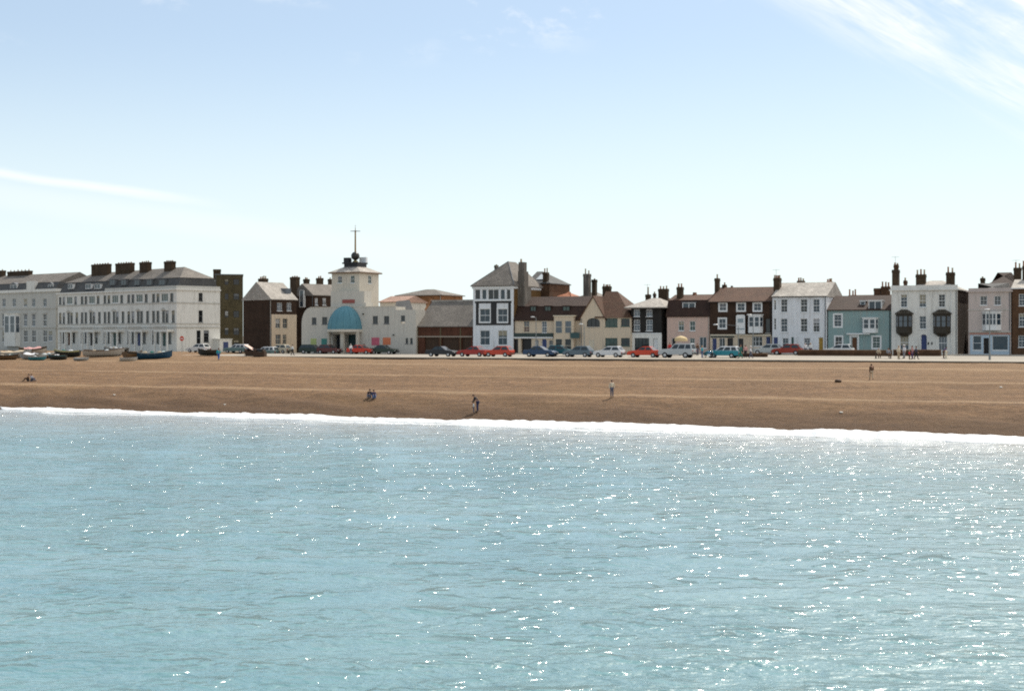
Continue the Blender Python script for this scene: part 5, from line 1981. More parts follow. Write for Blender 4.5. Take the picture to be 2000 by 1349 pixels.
RED, RED2, RED3 = (.42, .035, .02), (.33, .025, .018), (.48, .05, .022)
CARS = [
    ('saloon', 'black', (.015, .015, .018), 864, 63.5, 'r', 'black saloon car parked left of the two red cars'),
    ('saloon', 'dark_red', RED2, 925, 63.8, 'l', 'dark red saloon, left of the two red cars by the corner house'),
    ('hatch', 'red', RED3, 975, 63.4, 'l', 'bright red hatchback, right of the two red cars by the corner house'),
    ('saloon', 'navy', (.02, .05, .11), 1056, 63.5, 'r', 'dark blue saloon parked below the cream inn'),
    ('hatch', 'bluegrey', (.10, .14, .17), 1130, 63.5, 'l', 'grey blue hatchback left of the white hatchback'),
    ('hatch', 'white', (.62, .63, .64), 1190, 63.3, 'l', 'white hatchback parked before the cream gabled cottage'),
    ('saloon', 'orange_red', (.55, .055, .02), 1260, 63.5, 'l', 'orange red saloon between the white hatchback and the silver estate'),
    ('offroad', 'silver', (.42, .45, .46), 1323, 62.6, 'l', 'tall silver estate beside the orange red saloon'),
    ('estate', 'turquoise', (.02, .22, .27), 1412, 63.8, 'l', 'turquoise estate car with white roof at the right of the row'),
    ('hatch', 'teal', (.02, .10, .12), 1097, 66.5, 'r', 'small teal car half hidden between blue and grey cars'),
    ('estate', 'bottle_green', (.012, .03, .026), 612, 84.0, 'r', 'dark green estate under the green poster at the tower'),
    ('hatch', 'maroon', (.10, .02, .02), 644, 83.0, 'r', 'small maroon car left of the canopy entrance'),
    ('saloon', 'scarlet', (.50, .04, .018), 706, 82.5, 'r', 'scarlet saloon parked in front of the canopy entrance'),
    ('saloon', 'olive', (.02, .035, .025), 750, 83.2, 'r', 'dark olive saloon below the orange poster'),
    ('hatch', 'ivory', (.60, .60, .58), 388, 86.0, 'l', 'white car parked by the terrace end wall'),
    ('estate', 'sea_green', (.10, .17, .17), 463, 84.5, 'l', 'grey green estate with pale roof left of the dark gable'),
    ('estate', 'grey_green', (.10, .16, .15), 519, 84.0, 'l', 'grey green estate with pale roof below the dark gable'),
    ('hatch', 'beige', (.50, .44, .33), 546, 85.5, 'l', 'beige hatchback beside the cream side wall of the gabled house'),
    ('hatch', 'rust_red', (.26, .03, .015), 1538, 76.5, 'l', 'rust red hatchback behind the low wall by the tall white house'),
    ('hatch', 'off_white', (.60, .61, .61), 1638, 79.5, 'l', 'white hatchback behind the low wall by the blue house'),
    ('hatch', 'pale_grey', (.40, .43, .43), 1500, 80.5, 'l', 'pale grey hatchback parked below the oriel shopfront'),
]
WROOF = paint('white_roof', (.7, .71, .72))
for c in CARS:
    make_car(*c, two_tone=WROOF if c[1] in ('turquoise', 'sea_green', 'grey_green') else None)

# ------------------------------------------------------------------ people
SKIN = plain('skin', (.48, .27, .19), .6, .08)
HAIRS = {'brown': plain('hair_brown', (.06, .03, .015), .7), 'dark': plain('hair_dark', (.015, .012, .01), .7), 'fair': plain('hair_fair', (.35, .24, .12), .7), 'grey': plain('hair_grey', (.4, .39, .37), .7)}


def skinned(name, verts, edges, rad, root):
    me = bpy.data.meshes.new(name)
    me.from_pydata(verts, edges, [])
    o = bpy.data.objects.new(name, me)
    col.objects.link(o)
    o.modifiers.new('skin', 'SKIN')
    if not me.skin_vertices:
        me.attributes.new('sv', 'FLOAT', 'POINT')
    lay = me.skin_vertices[0].data if len(me.skin_vertices) else None
    if lay is None:
        bm = bmesh.new()
        bm.from_mesh(me)
        bm.verts.layers.skin.verify()
        bm.to_mesh(me)
        bm.free()
        lay = me.skin_vertices[0].data
    for i, r in enumerate(rad):
        lay[i].radius = (r, r) if isinstance(r, (int, float)) else r
        lay[i].use_root = (i == root)
    s_ = o.modifiers.new('sub', 'SUBSURF')
    s_.levels = s_.render_levels = 1
    dg = bpy.context.evaluated_depsgraph_get()
    out = bpy.data.meshes.new_from_object(o.evaluated_get(dg))
    out.name = name
    bpy.data.objects.remove(o)
    bpy.data.meshes.remove(me)
    return out


def pose_joints(pose):
    """joint positions for a 1.72 m figure facing +x"""
    J = dict(pel=(0, 0, .93), wai=(0, 0, 1.08), che=(.01, 0, 1.30), nec=(.01, 0, 1.47), hd0=(.03, 0, 1.54), hd1=(.035, 0, 1.63), hd2=(.02, 0, 1.69))
    for s_, n in ((1, 'l'), (-1, 'r')):
        J['sh' + n] = (0, s_ * .18, 1.41)
        J['el' + n] = (-.03, s_ * .25, 1.13)
        J['wr' + n] = (.06, s_ * .25, .89)
        J['hi' + n] = (0, s_ * .09, .90)
        J['kn' + n] = (.03, s_ * .10, .50)
        J['an' + n] = (0, s_ * .10, .09)
        J['to' + n] = (.17, s_ * .12, .045)
    if pose == 'walk':
        J.update(knl=(.18, .10, .52), anl=(.24, .10, .10), tol=(.40, .11, .07), knr=(-.05, -.10, .50), anr=(-.26, -.10, .15), tor=(-.11, -.11, .05),
                 ell=(-.12, .24, 1.14), wrl=(-.08, .25, .90), elr=(.08, -.25, 1.14), wrr=(.24, -.22, .96))
    elif pose == 'hold':
        J.update(ell=(.02, .25, 1.13), wrl=(.26, .16, 1.10), elr=(.02, -.25, 1.13), wrr=(.26, -.16, 1.10))
    elif pose == 'stoop':
        J.update(wai=(.06, 0, 1.07), che=(.2, 0, 1.24), nec=(.31, 0, 1.36), hd0=(.37, 0, 1.40), hd1=(.41, 0, 1.47), hd2=(.41, 0, 1.53), shl=(.25, .18, 1.31), shr=(.25, -.18, 1.31),
                 ell=(.33, .22, 1.05), wrl=(.46, .16, .85), elr=(.33, -.22, 1.05), wrr=(.46, -.16, .85))
    elif pose == 'sit':                                   # on the shingle, knees drawn up
        for k in ('pel', 'wai', 'che', 'nec', 'hd0', 'hd1', 'hd2'):
            x, y, z = J[k]
            J[k] = (x - .12 * (z - .93), y, z - .80)
        for n, s_ in (('l', 1), ('r', -1)):
            J['sh' + n] = (-.05, s_ * .18, .60)
            J['el' + n] = (.14, s_ * .24, .38)
            J['wr' + n] = (.36, s_ * .12, .42)
            J['hi' + n] = (0, s_ * .09, .11)
            J['kn' + n] = (.36, s_ * .12, .42)
            J['an' + n] = (.56, s_ * .11, .08)
            J['to' + n] = (.72, s_ * .12, .05)
    elif pose == 'bench':                                 # on a wall or seat 0.45 m up
        for k in ('pel', 'wai', 'che', 'nec', 'hd0', 'hd1', 'hd2'):
            x, y, z = J[k]
            J[k] = (x, y, z - .38)
        for n, s_ in (('l', 1), ('r', -1)):
            J['sh' + n] = (0, s_ * .18, 1.03)
            J['el' + n] = (.03, s_ * .25, .76)
            J['wr' + n] = (.25, s_ * .15, .66)
            J['hi' + n] = (.02, s_ * .09, .54)
            J['kn' + n] = (.44, s_ * .12, .52)
            J['an' + n] = (.44, s_ * .12, .09)
            J['to' + n] = (.60, s_ * .13, .045)
    return J


BODY = [('pel', .115), ('wai', .11), ('che', .135), ('nec', .055), ('hd0', .075), ('hd1', .098), ('hd2', .06)]
PCACHE = {}


def chain_mesh(name, J, nodes, edges, root):
    names = [n for n, _ in nodes]
    return skinned(name, [J[n] for n in names], [(names.index(a), names.index(b)) for a, b in edges], [r for _, r in nodes], names.index(root))


def person_meshes(pose):
    if pose in PCACHE:
        return PCACHE[pose]
    J = pose_joints(pose)
    nodes = list(BODY)
    ed = [('pel', 'wai'), ('wai', 'che'), ('che', 'nec'), ('nec', 'hd0'), ('hd0', 'hd1'), ('hd1', 'hd2')]
    for n in 'lr':
        nodes += [('sh' + n, .07), ('el' + n, .045), ('wr' + n, .03), ('hi' + n, .095), ('kn' + n, .06), ('an' + n, .04), ('to' + n, .035)]
        ed += [('che', 'sh' + n), ('sh' + n, 'el' + n), ('el' + n, 'wr' + n), ('pel', 'hi' + n), ('hi' + n, 'kn' + n), ('kn' + n, 'an' + n), ('an' + n, 'to' + n)]
    body = chain_mesh('body', J, nodes, ed, 'pel')
    mb = MB()                                              # hands with fingers, nose, ears, eyes
    for n, s_ in (('l', 1), ('r', -1)):
        w, e = Vector(J['wr' + n]), Vector(J['el' + n])
        d = (w - e).normalized()
        side = Vector((1, 0, 0)) if abs(d.x) < .8 else Vector((0, 0, 1))
        side = (side - d * side.dot(d)).normalized()
        c = w + d * .05
        mb.ball(tuple(c), .035, .03, .05, 6)
        for k, ln in enumerate((.07, .08, .075, .06)):
            b0 = w + d * .085 + side * (.03 - .02 * k)
            b1 = b0 + d * ln * .55
            curl = d.cross(side) * s_
            b2 = b1 + (d * .8 + curl * .5) * ln * .45
            mb.tube(b0, b1, .0095, .009, 5)
            mb.tube(b1, b2, .009, .007, 5)
        t0 = w + d * .035 + side * .032
        mb.tube(t0, t0 + (d * .7 + side * .7).normalized() * .055, .011, .008, 5)
    hx, hy, hz = J['hd1']
    mb.tube((hx + .085, hy, hz - .005), (hx + .12, hy, hz - .03), .012, .018, 6)
    for s_ in (-1, 1):
        mb.ball((hx + .0, s_ * .1, hz - .01), .02, .012, .032, 6)
        mb.ball((hx + .088, s_ * .035, hz + .01), .014, n=6)
    mb.box(hx + .09, hx + .1, -.025, .025, hz - .065, hz - .055)
    bm = bmesh.new()
    bm.from_mesh(body)
    ex = mb.mesh('x', SKIN)
    bm.from_mesh(ex)
    bm.to_mesh(body)
    bm.free()
    bpy.data.meshes.remove(ex)
    tops = [('pel', .135), ('wai', .135), ('che', .16), ('nec', .075)] + [(k + n, r) for n in 'lr' for k, r in (('sh', .085), ('el', .06), ('wr', .045))]
    top = chain_mesh('coat', J, tops, [('pel', 'wai'), ('wai', 'che'), ('che', 'nec')] + [e for n in 'lr' for e in (('che', 'sh' + n), ('sh' + n, 'el' + n), ('el' + n, 'wr' + n))], 'pel')
    leg = [('pel', .138)] + [(k + n, r) for n in 'lr' for k, r in (('hi', .115), ('kn', .082), ('an', .066))]
    legs = chain_mesh('trousers', J, leg, [e for n in 'lr' for e in (('pel', 'hi' + n), ('hi' + n, 'kn' + n), ('kn' + n, 'an' + n))], 'pel')
    mb = MB()
    h = Vector(J['hd1'])
    mb.ball((h.x - .018, h.y, h.z + .03), .112, .105, .105, 10)
    hair = mb.mesh('hair', [HAIRS['brown']], True)
    mb = MB()
    for n in 'lr':
        a_, t_ = Vector(J['an' + n]), Vector(J['to' + n])
        mb.ball(tuple((a_ * .45 + t_ * .55)), .13, .05, .05, 8)
    shoe = mb.mesh('shoes', [P_BLACK], True)
    for m in (body, top, legs):
        m.polygons.foreach_set('use_smooth', [True] * len(m.polygons))
        m.materials.clear()
        m.materials.append(SKIN)
    PCACHE[pose] = (body, top, legs, hair, shoe)
    return PCACHE[pose]


def cloth(name, c):
    return plain('cloth_' + name, c, .85, .15, 6)


def person(loc, face, pose, top, legs, label, hair='brown', scale=1.0, group=None, hat=None, dz=0.0):
    """face: heading in degrees, 0 = to the right, 90 = away, -90 = towards the pier"""
    X, Y, z = loc
    root = empty('person', (X, Y, z + dz), R(face), label, 'person', group)
    root.scale = (scale,) * 3
    ms = person_meshes(pose)
    for nm, m, mt in zip(('body', 'coat', 'trousers', 'hair', 'shoes'), ms, (SKIN, top, legs, HAIRS[hair], P_BLACK)):
        o = link(bpy.data.objects.new(nm, m), root)
        o.material_slots[0].link = 'OBJECT'
        o.material_slots[0].material = mt
    if hat:
        J = pose_joints(pose)
        h = J['hd1']
        mb = MB()
        mb.lathe((h[0] - .01, h[1], h[2] + .05), [(.19, 0), (.19, .02), (.12, .03), (.115, .1), (.02, .13)], 12)
        mb.build('hat', hat, root)
    return root


CL = {n: cloth(n, c) for n, c in dict(black=(.015, .014, .018), navy=(.02, .025, .07), blue=(.02, .10, .36), turq=(.02, .36, .42), cream=(.62, .55, .42), white=(.75, .75, .76), greyb=(.10, .11, .15),
                                        grey=(.25, .25, .27), green=(.02, .16, .13), red=(.50, .03, .03), pink=(.55, .30, .28), beige=(.45, .36, .25), brown=(.10, .055, .03), purple=(.07, .04, .13),
                                        denim=(.08, .13, .25), pale=(.62, .66, .66)).items()}
# on the shingle
person(hit(1195, 776), -80, 'stand', CL['cream'], CL['greyb'], 'person standing alone mid-beach in cream top and blue grey trousers')
person(hit(933, 806), 170, 'stoop', CL['black'], CL['navy'], 'person in dark clothes near the water bending to a small child', scale=1.12)
person(hit(925, 806), 10, 'stand', CL['pale'], CL['greyb'], 'small child in pale top beside the stooping adult near the water', 'fair', .62)
person(hit(1702, 742), 95, 'walk', CL['brown'], CL['beige'], 'person in dark brown jacket walking high on the right of the beach')
person(hit(722, 777), -100, 'sit', CL['black'], CL['greyb'], 'left of two people sitting close together in black on the shingle', 'dark')
person(hit(730, 778), -75, 'sit', CL['navy'], CL['denim'], 'right of two people sitting close together, in navy and denim')
person(hit(55, 744), 190, 'sit', CL['brown'], CL['black'], 'left of two people sitting on the shingle at the far left', 'dark')
person(hit(62, 744), -30, 'sit', CL['grey'], CL['greyb'], 'right of two people sitting on the shingle at the far left, in grey')
person(hit(427, 704), 80, 'walk', CL['turq'], CL['blue'], 'person in turquoise top and blue trousers right of the blue boat', scale=1.05)
# on the promenade
person(at_t(485, 62), 30, 'stand', CL['purple'], CL['black'], 'person in purple beside the slanting canvas awning', 'dark')
person(at_t(571, 66), 20, 'walk', CL['pale'], CL['black'], 'person in pale top and black trousers walking before the gabled house', 'dark')
person(at_t(685, 79), -60, 'stand', CL['white'], CL['greyb'], 'white-shirted person behind the bonnet of the scarlet saloon', 'grey')
person(at_t(711, 86), 60, 'stand', CL['red'], CL['brown'], 'person in red behind the scarlet saloon')
person(at_t(1308, 72), -90, 'stand', CL['red'], CL['navy'], 'left of two people in red under the cream parasol')
person(at_t(1320, 73), -120, 'stand', CL['red'], CL['black'], 'right of two people in red under the cream parasol', 'fair')
person(at_t(1362, 70), -80, 'stand', CL['brown'], CL['greyb'], 'person in brown standing behind the silver estate')
person(at_t(1371, 61.5), 5, 'hold', CL['turq'], CL['denim'], 'person in turquoise wheeling the dark motorcycle', 'fair')
person(at_t(1447, 60.6), 175, 'walk', CL['green'], CL['green'], 'person all in green walking on the promenade', scale=1.06)
person(at_t(1456, 64), -90, 'stand', CL['pink'], CL['black'], 'person in pink top just behind the person in green')
person(at_t(1466, 60.9), -10, 'walk', CL['white'], CL['greyb'], 'person in white top and white hat right of the person in green', hat=CL['white'], scale=.92)
person(at_t(1573, 77), -90, 'stand', CL['white'], CL['greyb'], 'white-shirted person behind the wall, left of two there', 'grey')
person(at_t(1583, 77.5), -90, 'stand', CL['pale'], CL['navy'], 'pale-shirted person behind the wall, right of two there', 'fair')
person(at_t(1716, 65), -90, 'bench', CL['beige'], CL['brown'], 'person in beige sitting at the left of the group on the bench', 'grey', dz=.02)
person(at_t(1735, 65), -80, 'bench', CL['grey'], CL['brown'], 'person in grey sitting on the bench beside the one in beige', dz=.02)
person(at_t(1755, 63.5), -60, 'stand', CL['cream'], CL['beige'], 'person in cream standing right of the bench', 'fair')
person(at_t(1766, 65.5), 200, 'stand', CL['white'], CL['grey'], 'person in white with white hat near the bench', hat=CL['white'])
person(at_t(1776, 62.5), 10, 'stand', CL['red'], CL['brown'], 'small child in red jacket near the bench', 'fair', .68)
person(at_t(1782, 63.5), 180, 'stand', CL['pink'], CL['purple'], 'person in pink top beside the child in red')
person(at_t(1789, 62.5), -20, 'walk', CL['navy'], CL['black'], 'person in navy at the right of the group near the bench', 'dark')
person(at_t(1843, 66.5), 0, 'stoop', CL['purple'], CL['brown'], 'person in purple bending at the pale post near the bay house', 'dark', .95)

# ------------------------------------------------------------------ things on the promenade
def bench(px, t, label):
    X, Y, z = at_t(px, t)
    r = empty('bench', (X, Y, z), R(-25), label, 'bench')
    WOOD = plain('bench_wood', (.14, .08, .045), .8, .3)
    for k in range(4):
        mb = MB()
        mb.box(-1.1, 1.1, -.22 + k * .12, -.12 + k * .12, .42, .455)
        mb.build('seat_slat', WOOD, r)
    for k in range(3):
        mb = MB()
        mb.box(-1.1, 1.1, .28, .31, .55 + k * .13, .65 + k * .13)
        mb.build('back_slat', WOOD, r)
    for x in (-.95, .95):
        mb = MB()
        mb.box(x - .04, x + .04, -.2, -.13, 0, .42)
        mb.box(x - .04, x + .04, .2, .275, 0, .95)
        mb.box(x - .04, x + .04, -.13, .2, .36, .419)
        mb.build('leg', IRON, r)


bench(1725, 65.0, 'brown slatted bench on the promenade below the blue house')


def lamp_post(px, t, py_top, label, arm=.9, dirn=-1):
    X, Y, z = at_t(px, t)
    h = CAM_H - (py_top - HORIZON) / F_PX * Y - z
    r = empty('street_lamp', (X, Y, z), R(-25), label, 'lamp', 'street lamps on the sea front')
    G = plain('lamp_grey', (.22, .24, .24), .5, .1, metal=.3)
    mb = MB()
    mb.lathe((0, 0, 0), [(.02, 0), (.14, 0), (.13, .9), (.075, 1.0), (.05, h)], 10)
    mb.build('pole', G, r)
    mb = MB()
    mb.tube((0, 0, h - .02), (dirn * arm * .6, 0, h + .16), .035, .03, 6)
    mb.tube((dirn * arm * .6, 0, h + .16), (dirn * arm, 0, h + .18), .03, .03, 6)
    mb.build('arm', G, r)
    mb = MB()
    mb.ball((dirn * (arm + .28), 0, h + .18), .36, .14, .09, 10)
    mb.build('lamp_head', plain('lamp_head_white', (.7, .72, .72), .3), r)


lamp_post(1933, 61.6, 607, 'tall grey street lamp before the pink shop house', .0, -1)
lamp_post(1141, 79, 635, 'street lamp against the cream gabled cottage', .25)
lamp_post(1047, 80, 621, 'street lamp against the cream inn left of its bay', .3)
lamp_post(1442, 80, 636, 'street lamp by the white hanging signboard', 3.2)
lamp_post(1471, 74, 617, 'street lamp in front of the white oriel', .3)


def road_sign():
    X, Y, z = at_t(355.5, 70)
    zc = CAM_H - (661 - HORIZON) / F_PX * Y - z
    r = empty('no_entry_sign', (X, Y, z), R(-20), 'round red no entry sign on a post by the white terrace', 'sign')
    mb = MB()
    mb.tube((0, 0, 0), (0, 0, zc + .3), .04, .04, 8)
    mb.build('post', plain('post_grey', (.3, .31, .3)), r)
    mb = MB()
    mb.tube((0, -.05, zc), (0, -.07, zc), .42, .42, 20)
    d = mb.build('disc', plain('sign_red', (.55, .05, .02), .5), r)
    mb = MB()
    mb.box(-.3, .3, -.085, -.071, zc - .07, zc + .07)
    mb.build('bar', P_WHITE, d)


road_sign()


def parasol(px, t, py0, py1, wpx_, label):
    X, Y, z = at_t(px, t)
    k = Y / F_PX
    zt, zb = CAM_H - (py0 - HORIZON) * k - z, CAM_H - (py1 - HORIZON) * k - z
    rad = wpx_ * k / 2
    r = empty('parasol', (X, Y, z), 0, label, 'parasol')
    mb = MB()
    n = 16
    prof = [(.03, zt), (rad * .5, zt - .12), (rad * .85, zb + .5), (rad, zb + .32), (rad * 1.0, zb)]
    mb.lathe((0, 0, 0), prof, n)
    mb.build('canopy', plain('parasol_cream', (.58, .44, .24), .8), r, True)
    mb = MB()
    mb.tube((0, 0, 0), (0, 0, zt + .1), .03, .03, 8)
    mb.build('pole', P_WHITE, r)
    mb = MB()
    mb.lathe((0, 0, 0), [(.02, 0), (.3, 0), (.28, .12), (.02, .14)], 12)
    mb.build('base', IRON, r)


parasol(1330, 71.5, 655.5, 666, 25, 'cream yellow parasol above the silver estate')


def kiosk_tables():
    for i, (px, t) in enumerate(((1338, 73), (1352, 73.5))):
        X, Y, z = at_t(px, t)
        r = empty('stall_counter', (X, Y, z), R(-25), ('red-clothed', 'brown wooden')[i] + ' stall counter ' + ('under the parasol', 'right of the parasol')[i], 'counter')
        mb = MB()
        mb.box(-.8, .8, -.35, .35, .82, .88)
        mb.build('top', CL['red'] if i == 0 else TIMB, r)
        for x in (-.7, .7):
            for y in (-.28, .28):
                mb = MB()
                mb.box(x - .03, x + .03, y - .03, y + .03, 0, .82)
                mb.build('leg', TIMB, r)


kiosk_tables()


def motorcycle(px, t):
    X, Y, z = at_t(px, t)
    r = empty('motorcycle', (X, Y, z), R(-25), 'dark motorcycle beside the person in turquoise', 'motorcycle')
    for x in (-.65, .65):
        mb = MB()
        ring = [(.31 + .055 * cos(2 * pi * k / 6), .055 * sin(2 * pi * k / 6)) for k in range(7)]
        n = 18
        V, F = [], []
        for i in range(n):
            a_ = 2 * pi * i / n
            for rr, yy in ring[:6]:
                V.append((x + rr * cos(a_), yy, .365 + rr * sin(a_)))
        for i in range(n):
            for j in range(6):
                F.append((i * 6 + j, ((i + 1) % n) * 6 + j, ((i + 1) % n) * 6 + (j + 1) % 6, i * 6 + (j + 1) % 6))
        mb.poly(V, F)
        w = mb.build('wheel', TYRE, r)
        mb = MB()
        for i in range(6):
            a_ = pi * i / 6
            mb.tube((x - .28 * cos(a_), 0, .365 - .28 * sin(a_)), (x + .28 * cos(a_), 0, .365 + .28 * sin(a_)), .008, .008, 4)
        mb.build('spokes', CHROME, w)
    mb = MB()
    mb.tube((-.65, .05, .365), (-.1, .05, .5), .03, .03, 6)
    mb.tube((-.1, 0, .45), (.35, 0, .85), .035, .035, 6)
    mb.tube((.65, .06, .365), (.42, .06, .95), .028, .028, 6)
    mb.tube((.65, -.06, .365), (.42, -.06, .95), .028, .028, 6)
    mb.build('frame', IRON, r)
    mb = MB()
    mb.ball((.1, 0, .78), .3, .15, .13, 10)
    mb.build('fuel_tank', paint('tank_blue', (.05, .16, .3)), r, True)
    mb = MB()
    mb.box(-.6, -.12, -.13, .13, .74, .83)
    mb.build('seat', P_BLACK, r)
    mb = MB()
    mb.box(-.15, .25, -.16, .16, .3, .58)
    mb.build('engine', CHROME, r)
    mb = MB()
    mb.tube((.4, -.36, 1.02), (.42, .36, 1.02), .018, .018, 6)
    mb.build('handlebar', CHROME, r)
    mb = MB()
    mb.ball((.54, 0, .9), .1, .1, .1, 8)
    mb.build('headlight', LAMP_F, r)


motorcycle(1384, 61.9)


def low_wall(px0, px1, t, py0, label, mat):
    X0, Y0, z0 = at_t(px0, t)
    X1, Y1, z1 = at_t(px1, t)
    L = math.hypot(X1 - X0, Y1 - Y0)
    h = CAM_H - (py0 - HORIZON) / F_PX * (Y0 + Y1) / 2 - min(z0, z1)
    r = empty('low_wall', (X0, Y0, min(z0, z1)), math.atan2(Y1 - Y0, X1 - X0), label, 'wall')
    mb = MB()
    mb.box(0, L, -.18, .18, -.4, h - .1)
    mb.build('brickwork', mat, r)
    n = max(2, int(L / 1.2))
    for k in range(n):
        mb = MB()
        mb.box(L * k / n + .008, L * (k + 1) / n - .008, -.23, .23, h - .1, h)
        mb.build('coping_stone', plain('brown_coping', (.20, .12, .07), .85, .3), r)
    mb = MB()
    mb.box(.0, L, -.21, -.183, h * .35, h * .45)
    mb.build('plinth_course', B_DARK, r)


low_wall(1559, 1742, 73.0, 683, 'long low brown brick wall before the white and blue houses', B_BROWN)
low_wall(1745, 1838, 75.0, 682.5, 'low brown brick wall before the bay window house', B_BROWN)
low_wall(1432, 1499, 67.5, 689.5, 'short low brown wall beside the person in green', B_BROWN)


def simple_post(px, t, h, label):
    X, Y, z = at_t(px, t)
    r = empty('bollard', (X, Y, z), 0, label, 'bollard')
    mb = MB()
    mb.lathe((0, 0, 0), [(.02, 0), (.22, 0), (.2, .1), (.13, .15), (.11, h - .2), (.15, h - .15), (.13, h), (.02, h + .03)], 10)
    mb.build('shaft', P_CREAM, r)


simple_post(1848, 66, 1.05, 'pale cream bollard beside the person in purple')

# ------------------------------------------------------------------ boats drawn up at the left
def boat(px, t, L, beam, H, rz, hull_c, strake_c, inside_c, label, tilt=4, tarp=None, gear=0, mast=False, bottom=None):
    X, Y, z = at_t(px, t)
    z = ground_z(X, Y)
    r = empty('beached_boat', (X, Y, z + .05), R(rz), label, 'boat', 'boats drawn up on the shingle')
    r.rotation_euler = (R(tilt), R(-1.5), R(rz))
    r.scale = (.92, .92, .74)
    N, M = 16, 7
    rings, inner = [], []
    for i in range(N + 1):
        q = i / N
        x = (q - .5) * L
        w = beam / 2 * (1 - abs(2 * q - .92) ** 2.6 * (.96 if q > .46 else .5))
        w = max(w, .03)
        sheer = H * (1 + .28 * (2 * q - .9) ** 2)
        keel = H * .35 * max(0, (q - .86) / .14) ** 2 + H * .12 * max(0, (.1 - q) / .1)
        ring, inn = [], []
        for j in range(M + 1):
            f = j / M
            y = w * (f ** .55) * (1 - .0 * f)
            zz = keel + (sheer - keel) * (f ** 1.55)
            ring.append((x, y, zz))
            inn.append((x * .985, max(0, y - .06), zz + (.08 if j < M else 0)))
        rings.append(ring)
        inner.append(inn)

    def skin(mbx, rg, j0, j1, out=0.0):
        for s_ in (-1, 1):
            V = [(p[0], s_ * (p[1] + out), p[2]) for rr in rg for p in rr[j0:j1 + 1]]
            m = j1 - j0 + 1
            mbx.poly(V, [(i * m + j, (i + 1) * m + j, (i + 1) * m + j + 1, i * m + j + 1) for i in range(N) for j in range(m - 1)])
    mb = MB()
    skin(mb, rings, 0, M)
    tr = [(p[0], s_ * p[1], p[2]) for s_ in (-1, 1) for p in (rings[0] if s_ > 0 else rings[0])]
    mb.face([(p[0], -p[1], p[2]) for p in rings[0]][::-1] + [p for p in rings[0]])
    mb.build('hull', bottom or hull_c, r)
    for j in range(2, M):                                   # clinker strakes, each lapping the one below
        mb = MB()
        o = .012 + .01 * (j % 2)
        for s_ in (-1, 1):
            V = []
            for rr in rings:
                a_, b_ = rr[j], rr[j + 1]
                V += [(a_[0], s_ * (a_[1] + .03), a_[2] - .01), (b_[0], s_ * (b_[1] + .012), b_[2])]
            mb.poly(V, [(2 * i, 2 * i + 2, 2 * i + 3, 2 * i + 1) for i in range(N)])
        mb.build('strake', strake_c if j == M - 1 else hull_c, r)
    mb = MB()
    skin(mb, inner, 0, M)
    mb.build('lining', inside_c, r)
    mb = MB()
    for s_ in (-1, 1):
        for a_, b_ in zip(rings, rings[1:]):
            mb.tube((a_[M][0], s_ * a_[M][1], a_[M][2] + .01), (b_[M][0], s_ * b_[M][1], b_[M][2] + .01), .045, .045, 5, False)
    mb.build('gunwale', inside_c, r)
    mb = MB()
    e = rings[N]
    mb.tube((e[0][0] - .05, 0, e[0][2] - .1), (e[M][0] + .06, 0, e[M][2] + .12), .05, .04, 6)
    mb.tube((-L * .5, 0, -.02), (L * .42, 0, -.02), .04, .04, 5)
    mb.build('keel', strake_c, r)
    for q in (.22, .42, .62, .78):
        i = int(q * N)
        w = rings[i][M - 1][1]
        mb = MB()
        zz = rings[i][M][2] * .72
        mb.box(rings[i][0][0] - .12, rings[i][0][0] + .12, -w, w, zz, zz + .04)
        mb.build('thwart', inside_c, r)
    if tarp:
        mb = MB()
        V, K = [], 5
        for i in range(3, N - 2):
            hh = .25 + .12 * sin(i * 1.3)
            for k in range(K):
                f = -1 + 2 * k / (K - 1)
                V.append((rings[i][M][0], f * (rings[i][M][1] + .05), rings[i][M][2] + .03 + hh * (1 - abs(f)) + .04 * sin(i * 2.1 + k)))
        mb.poly(V, [(i * K + k, (i + 1) * K + k, (i + 1) * K + k + 1, i * K + k + 1) for i in range(N - 6) for k in range(K - 1)])
        mb.build('tarpaulin', tarp, r)
    rg = random.Random(int(px))
    for g in range(gear):                                    # coiled nets and boxes heaped inside
        x = (rg.random() - .5) * L * .6
        mb = MB()
        mb.ball((x, (rg.random() - .5) * beam * .4, H * 1.05), .25 + .2 * rg.random(), .3, .16 + .12 * rg.random(), 7)
        mb.build('net_bundle', rg.choice((CL['pale'], CL['green'], CL['beige'], CL['white'])), r)
    if mast:
        mb = MB()
        mb.tube((0, 0, .1), (0, 0, 2.2), .04, .03, 6)
        mb.build('mast', P_WHITE, r)
    return r


V_WHITE = plain('boat_white', (.40, .36, .30), .5, .12)
V_BLUE = plain('boat_blue', (.012, .06, .11), .4, .2)
V_TAR = plain('boat_tarred', (.018, .018, .013), .6, .3)
V_BROWN = plain('boat_varnish', (.10, .055, .022), .5, .3)
V_GREY = plain('boat_grey', (.30, .31, .30), .6, .15)
V_TEAL = plain('boat_teal', (.02, .13, .15), .5, .2)
V_YEL = plain('boat_yellow', (.42, .38, .16), .6, .2)
boat(203, 54, 7.2, 1.9, 1.15, -4, V_WHITE, V_WHITE, V_BROWN, 'long off-white clinker boat, the largest of those on the shingle', 5, None, 2, bottom=V_BROWN)
boat(301, 52, 6.0, 2.1, 1.25, 3, V_BLUE, V_BLUE, V_GREY, 'deep blue boat loaded with pale nets at the right of the boats', 6, None, 6)
boat(262, 50.5, 4.2, 2.1, 1.35, 62, V_BROWN, V_TAR, V_BROWN, 'dark varnished boat lying end-on left of the blue boat', -6, None, 0)
boat(131, 53, 4.6, 1.8, 1.2, 176, V_TAR, V_YEL, V_GREY, 'black tarred boat with yellow top strake', 3, None, 3)
